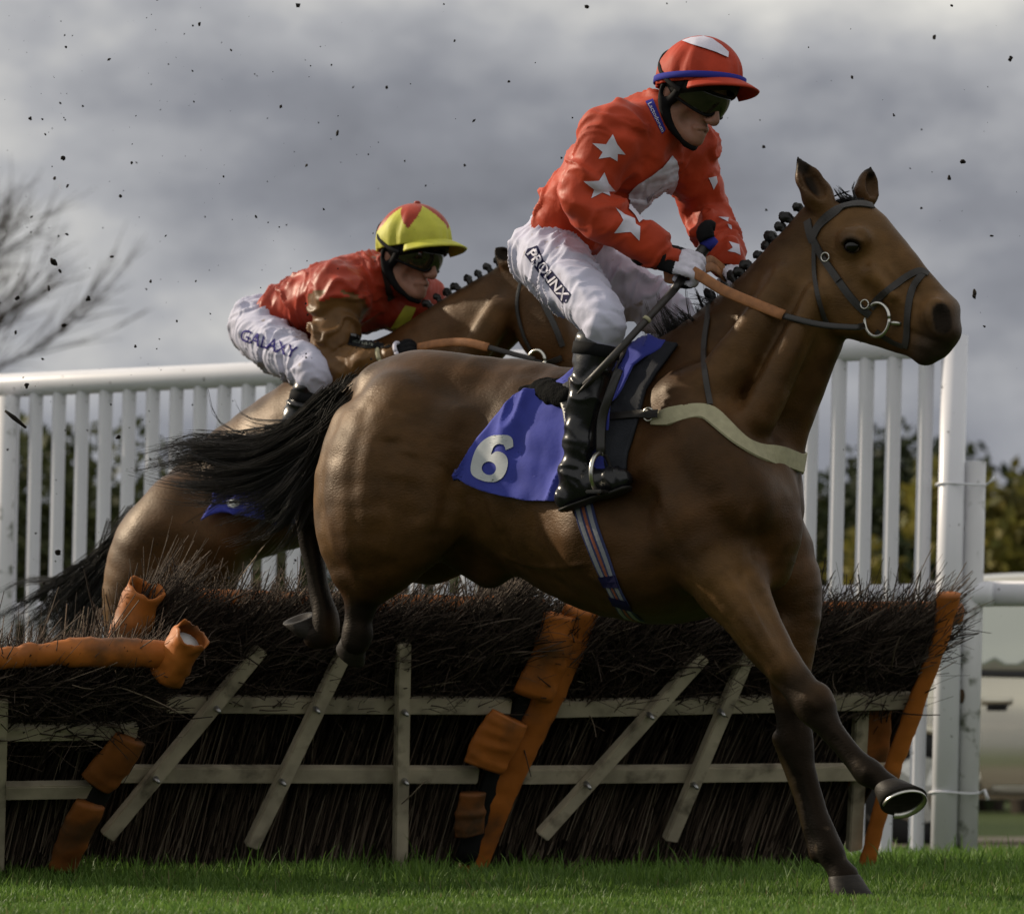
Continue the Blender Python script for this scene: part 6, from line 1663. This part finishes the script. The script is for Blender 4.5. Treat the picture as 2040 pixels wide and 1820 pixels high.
Pj2 = dict(head=(816, 506, 0.0), neck=(752, 552, 0.0), chest=(690, 590, 0.0), waist=(585, 622, 0.0), pelvis=(528, 650, 0.0),
           sh_n=(674, 582, 0.17), el_n=(655, 735, 0.24), wr_n=(768, 720, 0.22), hd_n=(826, 690, 0.20),
           sh_f=(832, 612, -0.16), el_f=(862, 668, -0.24), wr_f=(862, 690, -0.10), hd_f=(880, 686, -0.06),
           hip_n=(520, 668, 0.115), kn_n=(622, 742, 0.315), an_n=(560, 985, 0.33), toe_n=(632, 968, 0.32),
           hip_f=(580, 668, -0.115), kn_f=(745, 742, -0.30), an_f=(690, 985, -0.32), toe_f=(760, 960, -0.32))
r2 = build_rider(f2, Pj2, dict(label='jockey in red jacket with brown sleeves and yellow cap, crouched on the second horse', head=(math.radians(8), math.radians(22), 1.10),
    torso=(0.112, 0.108, 0.132, 0.085), arm=1.06, hand=1.12, leg=0.92, seed=13, jmats=[RED2, BROWN], gmats=[BLACKCLOTH, BLACKCLOTH], back_n=(-0.1, -0.75, 0.65), back_f=(0.35, -0.55, 0.75),
    zigzag=math.radians(-24), capmat=[YELLOW, RED2], peakmat=YELLOW, cap_tilt=math.radians(21), button=RED2, sleeve=True))
def Z2(x, y): return (734+0.1344*x, 399.6+0.1344*y)
def Z3(x, y): return (407.8+0.3198*x, 391.5+0.3198*y)
lay('chest_sash', f2, *poly2([Z3(*p) for p in [(1250, 680), (1315, 695), (1270, 790), (1215, 868), (1115, 882), (1170, 800)]], 7), r2['Tj'], 0.003, r2['jacket'], YELLOW)
put_text('GALAXY', Z3(215, 890), Z3(560, 1010), 23, r2['Tb'], f2, r2['breeches'], mat('purple_print', (0.035, 0.028, 0.17), rough=0.8, spec=0.1), 0.0042, 0.012)
lay('collar_label', f2, *poly2([Z3(*p) for p in [(1095, 430), (1120, 425), (1182, 630), (1140, 655)]], 5), r2['Tj'], 0.003, r2['jacket'], GREYLEATHER)
wb = poly2([Z3(*p) for p in [(905, 850), (1100, 890), (1240, 875), (1150, 945), (1000, 950), (885, 925)]], 6)
lay('waist_label', f2, *wb, r2['Tj'], 0.004, r2['jacket'], BLACKCLOTH, gap=0.12)
GREYP = mat('grey_print', (0.20, 0.20, 0.21), rough=0.8)
lay('label_edge', f2, *poly2([(696, 664), (751, 677), (806, 667), (806, 670), (751, 681), (696, 668)], 5), r2['Tj'], 0.006, r2['jacket'], GREYP)
put_text('rchan', (697, 683), (742, 692), 8, r2['Tj'], f2, r2['jacket'], mat('dim_print', (0.05, 0.06, 0.055), rough=0.8), 0.0065, 0.01)

# white glove strap and pale cuff of the near hand
tg = r2['J']['wr_n']*0.45+r2['J']['hd_n']*0.55; axh = r2['J']['hd_n']-r2['J']['wr_n']; axh /= np.linalg.norm(axh); q1 = np.cross(axh, (0, 0, 1.0)); q1 /= np.linalg.norm(q1); q2 = np.cross(axh, q1)
gl2 = [o for o in r2['root'].children if o.name.startswith('glove')][0]
a = np.linspace(0, 2*np.pi, 30)
tube('glove_strap', tg+0.040*1.12*np.cos(a)[:, None]*q1*1.15+0.034*1.12*np.sin(a)[:, None]*q2, 0.007, gl2, WHITE, n=8)
tc_ = r2['J']['wr_n']*1.06-r2['J']['el_n']*0.06
tube('cuff', r2['J']['wr_n']+0.053*np.cos(a)[:, None]*q1+0.053*np.sin(a)[:, None]*q2, 0.009, gl2, CREAM, n=8)
# tack
def at2(name, label, cat, group=None): return thing(name, label, cat, f2.o, -f2.yaw, group)
c2 = at2('saddle_cloth', 'blue number cloth glimpsed on the second horse behind the streaming black tail', 'saddle cloth', 'number cloths')
o = cloth_lay('cloth', f2, [(405, 1046), (425, 1012), (438, 962), (490, 945), (600, 880), (690, 850), (700, 960), (640, 1020), (560, 1035), (480, 1022), (440, 1028)], T2, 0.02, c2, CLOTH, 0.010, 8, flare=lambda q: 0.02*smooth01((450-q[:, 0])/40))
to2 = bvh(o.data)
for pts in ([(446, 972), (462, 966), (484, 968), (480, 978), (462, 980)], [(452, 1000), (466, 993), (482, 996), (474, 1006), (458, 1010)]):
    lay('number', f2, *poly2(pts, 5), to2, 0.008, o, NUMW)
sd2 = at2('saddle', 'black racing saddle under the rider with brown sleeves', 'saddle')
s = SDF(0.009); s.fchain(f2, [(590, 810, 0, 30), (650, 790, 0, 28), (720, 750, 0, 26)], k=0.02, sy=2.6); new_obj('seat', s.mesh('seat'), sd2, WOOL)
re2 = at2('reins', 'tan rubber grip reins held low by the black gloves of the second rider', 'reins')
U2 = Lw2((0.0, 0.25, 1.0))
flatp('rein_grip', [P2(832, 692, 0.20), P2(875, 684, 0.21), P2(925, 682, 0.21), P2(972, 692, 0.20)], 0.015, 0.005, RUBBER, re2, U2)
flatp('rein_leather', [P2(970, 691, 0.20), P2(1010, 702, 0.18), P2(1065, 716, 0.14)], 0.009, 0.003, GREYLEATHER, re2, U2)
b2 = at2('bridle', 'black leather bridle with ring bit on the second horse', 'bridle')
for nm, pts, w in (('cheekpiece', [(1060, 560), (1085, 610), (1105, 650), (1120, 690)], 0.02), ('throatlash', [(1038, 560), (1030, 610), (1045, 670), (1060, 700)], 0.012), ('noseband', [(1062, 716), (1090, 722), (1120, 712)], 0.02)):
    P, Nn = sided(T2, f2, pts, 6, 0.003, False)
    if len(P) > 3: strap_pn(nm, P, Nn, w, 0.005, b2, LEATHER)
c = P2(1068, 720, 0.13); a = np.linspace(0, 2*np.pi, 25)
tube('bit_ring', c+np.stack([0.036*np.cos(a), -0.004*np.cos(a), 0.038*np.sin(a)], 1), 0.005, b2, STEEL, n=8)
# ================================================================== car, flying turf
PAINT = mat('champagne_paint', (0.62, 0.58, 0.47), rough=0.16, spec=0.5, metal=0.75, coat=0.6, var=0.06, vscale=2, dirt=(0.20, 0.17, 0.12), dscale=3, dthr=(0.6, 0.85))
GLASS = mat('car_glass', (0.50, 0.52, 0.46), rough=0.10, spec=0.8, metal=0.6)
TYRE = mat('tyre', (0.012, 0.012, 0.012), rough=0.85, bump=0.4, bscale=60)
DARKP = mat('dark_trim', (0.015, 0.015, 0.016), rough=0.5)
LAMP = mat('tail_lamp', (0.30, 0.015, 0.012), rough=0.15, spec=0.6)
car = thing('car', 'silver champagne hatchback parked beyond the white rails', 'car', (W(1806, CV, 29).x, 29.0, 0.006))
xs = np.array([-0.78, -0.74, -0.60, -0.42, -0.2, 0.1, 0.5, 1.0, 1.5, 1.9, 2.2, 2.45, 2.8, 3.1, 3.3, 3.38])
belt = np.interp(xs, [-0.78, -0.6, 0.1, 1.9, 2.5, 3.2, 3.38], [0.72, 0.93, 0.96, 0.92, 0.86, 0.74, 0.55])
roof = np.interp(xs, [-0.78, -0.60, -0.42, -0.2, 0.1, 0.5, 1.0, 1.5, 1.9, 2.2, 2.45, 3.38], [0.74, 0.96, 1.20, 1.42, 1.53, 1.575, 1.58, 1.52, 1.36, 1.12, 0.90, 0.56])
bot = np.interp(xs, [-0.78, -0.5, 0, 2.5, 3.2, 3.38], [0.34, 0.24, 0.20, 0.20, 0.24, 0.36])
half = np.interp(xs, [-0.78, -0.6, -0.2, 1, 2.4, 3.1, 3.38], [0.66, 0.78, 0.85, 0.87, 0.86, 0.76, 0.60])
def car_sec(i):
    b, r, z0, w = belt[i], max(roof[i], belt[i]+0.01), bot[i], half[i]; h_ = r-b
    return [(w*0.90, z0), (w*0.985, z0+0.10), (w, z0+0.30), (w*0.995, b-0.16), (w*0.97, b-0.03), (w*0.945, b), (w*(0.945-0.10*min(1, h_/0.5)), b+h_*0.55), (w*(0.945-0.24*min(1, h_/0.5)), b+h_*0.90), (w*(0.945-0.34*min(1, h_/0.5)), r-0.005), (0.0, r+0.02)]
V = []; ns = 10
for i in range(len(xs)):
    q = car_sec(i); row = [(xs[i], -y, z) for y, z in q]+[(xs[i], y, z) for y, z in reversed(q[:-1])]
    V += row
nr = 19; V = np.array(V)
i = np.arange(len(xs)-1)[:, None]*nr; j = np.arange(nr-1)[None]
Fq = np.stack([i+j, i+nr+j, i+nr+j+1, i+j+1], -1).reshape(-1, 4)
me = mesh_np('body', V, Fq)
bm = bmesh.new(); bm.from_mesh(me); bmesh.ops.holes_fill(bm, edges=[e for e in bm.edges if e.is_boundary]); bmesh.ops.recalc_face_normals(bm, faces=bm.faces[:]); bm.to_mesh(me); bm.free()
cb_ = new_obj('body', me, car, PAINT); md = cb_.modifiers.new('sub', 'SUBSURF'); md.levels = 2; md.render_levels = 2
bl = bpy.data.objects.new  # wheel wells as dark discs set into the flanks, wheels proud of them
for wx in (0.0, 2.52):
    for sd_ in (-1, 1):
        y = 0.845*sd_
        a = np.linspace(0, 2*np.pi, 41)
        tube('wheel_arch', np.stack([wx+0.335*np.cos(a[:21]), np.full(21, y*1.015), 0.32+0.335*np.sin(a[:21])], 1), 0.028, car, PAINT, n=8)
        V, Fq = tube_np([(wx, y*0.86, 0.315), (wx, y*1.028, 0.315)], 0.325, 36, True); new_obj('wheel_well', mesh_q('wheel_well', V, Fq), car, DARKP)
        whl = bpy.data.objects.new('wheel', None); COL.objects.link(whl); whl.parent = car
        tube('tyre', np.stack([wx+0.245*np.cos(a), np.full(41, y*0.985), 0.31+0.245*np.sin(a)], 1), 0.066, whl, TYRE, n=12, flat=1.35, up=(0, 1, 0))
        V, Fq = tube_np([(wx, y*0.99, 0.31), (wx, y*1.05, 0.31)], [0.20, 0.19], 28, True); new_obj('rim', mesh_q('rim', V, Fq), whl, STEEL)
        for k in range(5):
            t = k*2*math.pi/5
            V, Fq = beam_np((wx+0.03*math.cos(t), y*1.055, 0.31+0.03*math.sin(t)), (wx+0.19*math.cos(t), y*1.055, 0.31+0.19*math.sin(t)), 0.05, 0.02, (0, 1, 0)); new_obj('spoke', mesh_np('spoke', V, Fq), whl, STEEL, smooth=False)
def side_panel(name, poly, m, parent, off=0.012, thick=0.008):
    """flat piece that follows the flank: poly in (x, z)"""
    V2, T = poly2(poly, 0.12)
    dg = bpy.context.evaluated_depsgraph_get(); dg.update(); ev = cb_.evaluated_get(dg); mm = ev.to_mesh(); tr = bvh(mm); 
    P = []
    for x, z in V2:
        h = tr.ray_cast(Vector((x, -3, z)), Vector((0, 1, 0)))
        P.append((x, h[0].y-off, z) if h[0] else (x, -0.8, z))
    ev.to_mesh_clear()
    me = bpy.data.meshes.new(name); me.from_pydata(P, [], T); me.update(); o = new_obj(name, me, parent, m); solid(o, thick, 1); return o
side_panel('window', [(-0.20, 1.02), (0.10, 1.00), (0.16, 1.02), (0.16, 1.42), (0.02, 1.42), (-0.14, 1.24)], GLASS, car)
side_panel('window', [(0.24, 1.00), (1.02, 0.985), (1.02, 1.47), (0.60, 1.48), (0.26, 1.44)], GLASS, car)
side_panel('window', [(1.12, 0.985), (2.10, 0.94), (1.82, 1.26), (1.55, 1.43), (1.12, 1.475)], GLASS, car)
side_panel('window_trim', [(-0.24, 0.985), (2.15, 0.915), (2.15, 0.94), (-0.24, 1.01)], DARKP, car)
for x in (0.36, 1.30):
    dr = side_panel('door_handle', [(x, 0.80), (x+0.17, 0.80), (x+0.18, 0.835), (x, 0.84)], PAINT, car, 0.03, 0.02)
    side_panel('handle_cup', [(x+0.03, 0.765), (x+0.14, 0.765), (x+0.15, 0.805), (x+0.03, 0.805)], DARKP, dr, 0.014, 0.004)
for x in (0.30, 1.08, 2.1): side_panel('door_seam', [(x, 0.34), (x+0.012, 0.34), (x+0.012, 0.96), (x, 0.96)], DARKP, car, 0.004, 0.002)
side_panel('sill_strip', [(0.42, 0.30), (2.12, 0.30), (2.12, 0.335), (0.42, 0.335)], mat('sill_strip', (0.42, 0.40, 0.33), rough=0.4), car, 0.014, 0.010)
side_panel('tail_lamp', [(-0.62, 0.80), (-0.44, 0.84), (-0.48, 0.98), (-0.60, 0.94)], LAMP, car, 0.012)

SOIL = mat('wet_soil', (0.014, 0.011, 0.009), rough=0.8, spec=0.2, var=0.4, bump=0.5, bscale=120)
cm = []
for k in range(5):
    bm = bmesh.new(); bmesh.ops.create_icosphere(bm, subdivisions=2, radius=1.0)
    R = np.random.default_rng(60+k)
    P = np.array([v.co[:] for v in bm.verts]); st_ = np.array((1.0, R.uniform(0.5, 0.9), R.uniform(0.5, 1.3)))
    q = (1+0.55*vnoise(P*1.6+k*7, k)+0.3*vnoise(P*3.5+k, k+9))[:, None]*P*st_
    for v, c in zip(bm.verts, q): v.co = c
    me = bpy.data.meshes.new('turf_clod'); bm.to_mesh(me); bm.free(); me.materials.append(SOIL); cm.append(me)
BIG = [(217, 119, 5), (397, 48, 4.5), (131, 94, 3), (672, 265, 4.5), (559, 213, 4.5), (386, 203, 3), (510, 432, 3.5), (109, 355, 4), (134, 371, 3.5), (240, 391, 4.5), (63, 432, 3.5), (133, 467, 3.2), (106, 522, 7), (119, 540, 4), (34, 594, 6), (97, 574, 4.5), (175, 595, 4), (223, 512, 4), (128, 648, 4), (31, 662, 4), (85, 715, 4.5), (53, 769, 6), (235, 871, 6), (115, 1100, 6), (87, 1160, 5),
       (1521, 293, 6.5), (1890, 355, 6), (1918, 323, 7), (1940, 585, 7.5), (2012, 118, 5.5), (1895, 12, 4), (1860, 75, 3.5), (1697, 154, 3.5), (1169, 14, 4), (905, 82, 3), (806, 321, 3), (1013, 163, 3), (925, 330, 2.8), (770, 175, 2.6), (660, 130, 2.6), (90, 268, 3.5), (60, 236, 3.5), (84, 238, 3.2), (126, 315, 4), (262, 325, 3.5), (120, 206, 3), (165, 212, 2.6), (460, 100, 2.6), (610, 330, 2.6), (445, 352, 2.8), (330, 470, 2.6), (300, 560, 2.8), (270, 690, 3), (352, 640, 2.6), (390, 560, 2.5), (1610, 95, 2.6), (1780, 230, 2.6), (1835, 415, 2.8), (1975, 470, 2.8), (1960, 650, 2.6), (1620, 610, 2.4)]
for i, (u, v, r) in enumerate(BIG):
    o = bpy.data.objects.new('turf_clod', cm[i % 5]); COL.objects.link(o)
    d = 14.6+1.6*random.random(); o.location = W(u, v, d); o.scale = [r/F*d*random.uniform(0.75, 1.0)]*3; o.scale[0] *= random.uniform(0.8, 1.5)
    o.rotation_euler = [random.uniform(0, 6.28) for _ in range(3)]
    tag(o, 'small dark clod of turf flying through the air', 'clod', 'flying clods of turf')
tw = tube('stick', [W(10, 818, 15), W(28, 832, 15), W(52, 852, 15)], [0.004, 0.008, 0.004], None, SOIL, n=6); tag(tw, 'dark broken stick flying in front of the leftmost white slat', 'stick')
# specks
R = np.random.default_rng(77); n = 620
u = np.where(R.random(n) < 0.62, R.uniform(-60, 760, n), R.uniform(-60, 2100, n)); v = R.uniform(-60, 1250, n); d = R.uniform(14.2, 17.5, n)
P = np.stack([(u-CU)/F*d, d, H+(CV-v)/F*d], 1); sz = R.gamma(2.0, 0.6, n)*d/F*0.75
tet = np.array([(1, 1, 1), (-1, -1, 1), (-1, 1, -1), (1, -1, -1)])*0.8
V = (P[:, None]+tet[None]*sz[:, None, None]*R.uniform(0.5, 1.5, (n, 4, 1))).reshape(-1, 3)
k = np.arange(n)[:, None]*4; Fq = np.concatenate([k+np.array(f) for f in ((0, 1, 2), (0, 3, 1), (0, 2, 3), (1, 3, 2))])
o = new_obj('mud_specks', mesh_np('mud_specks', V, Fq), None, SOIL, smooth=False); o['kind'] = 'stuff'; tag(o, 'tiny specks of mud and turf scattered through the air', 'mud specks')
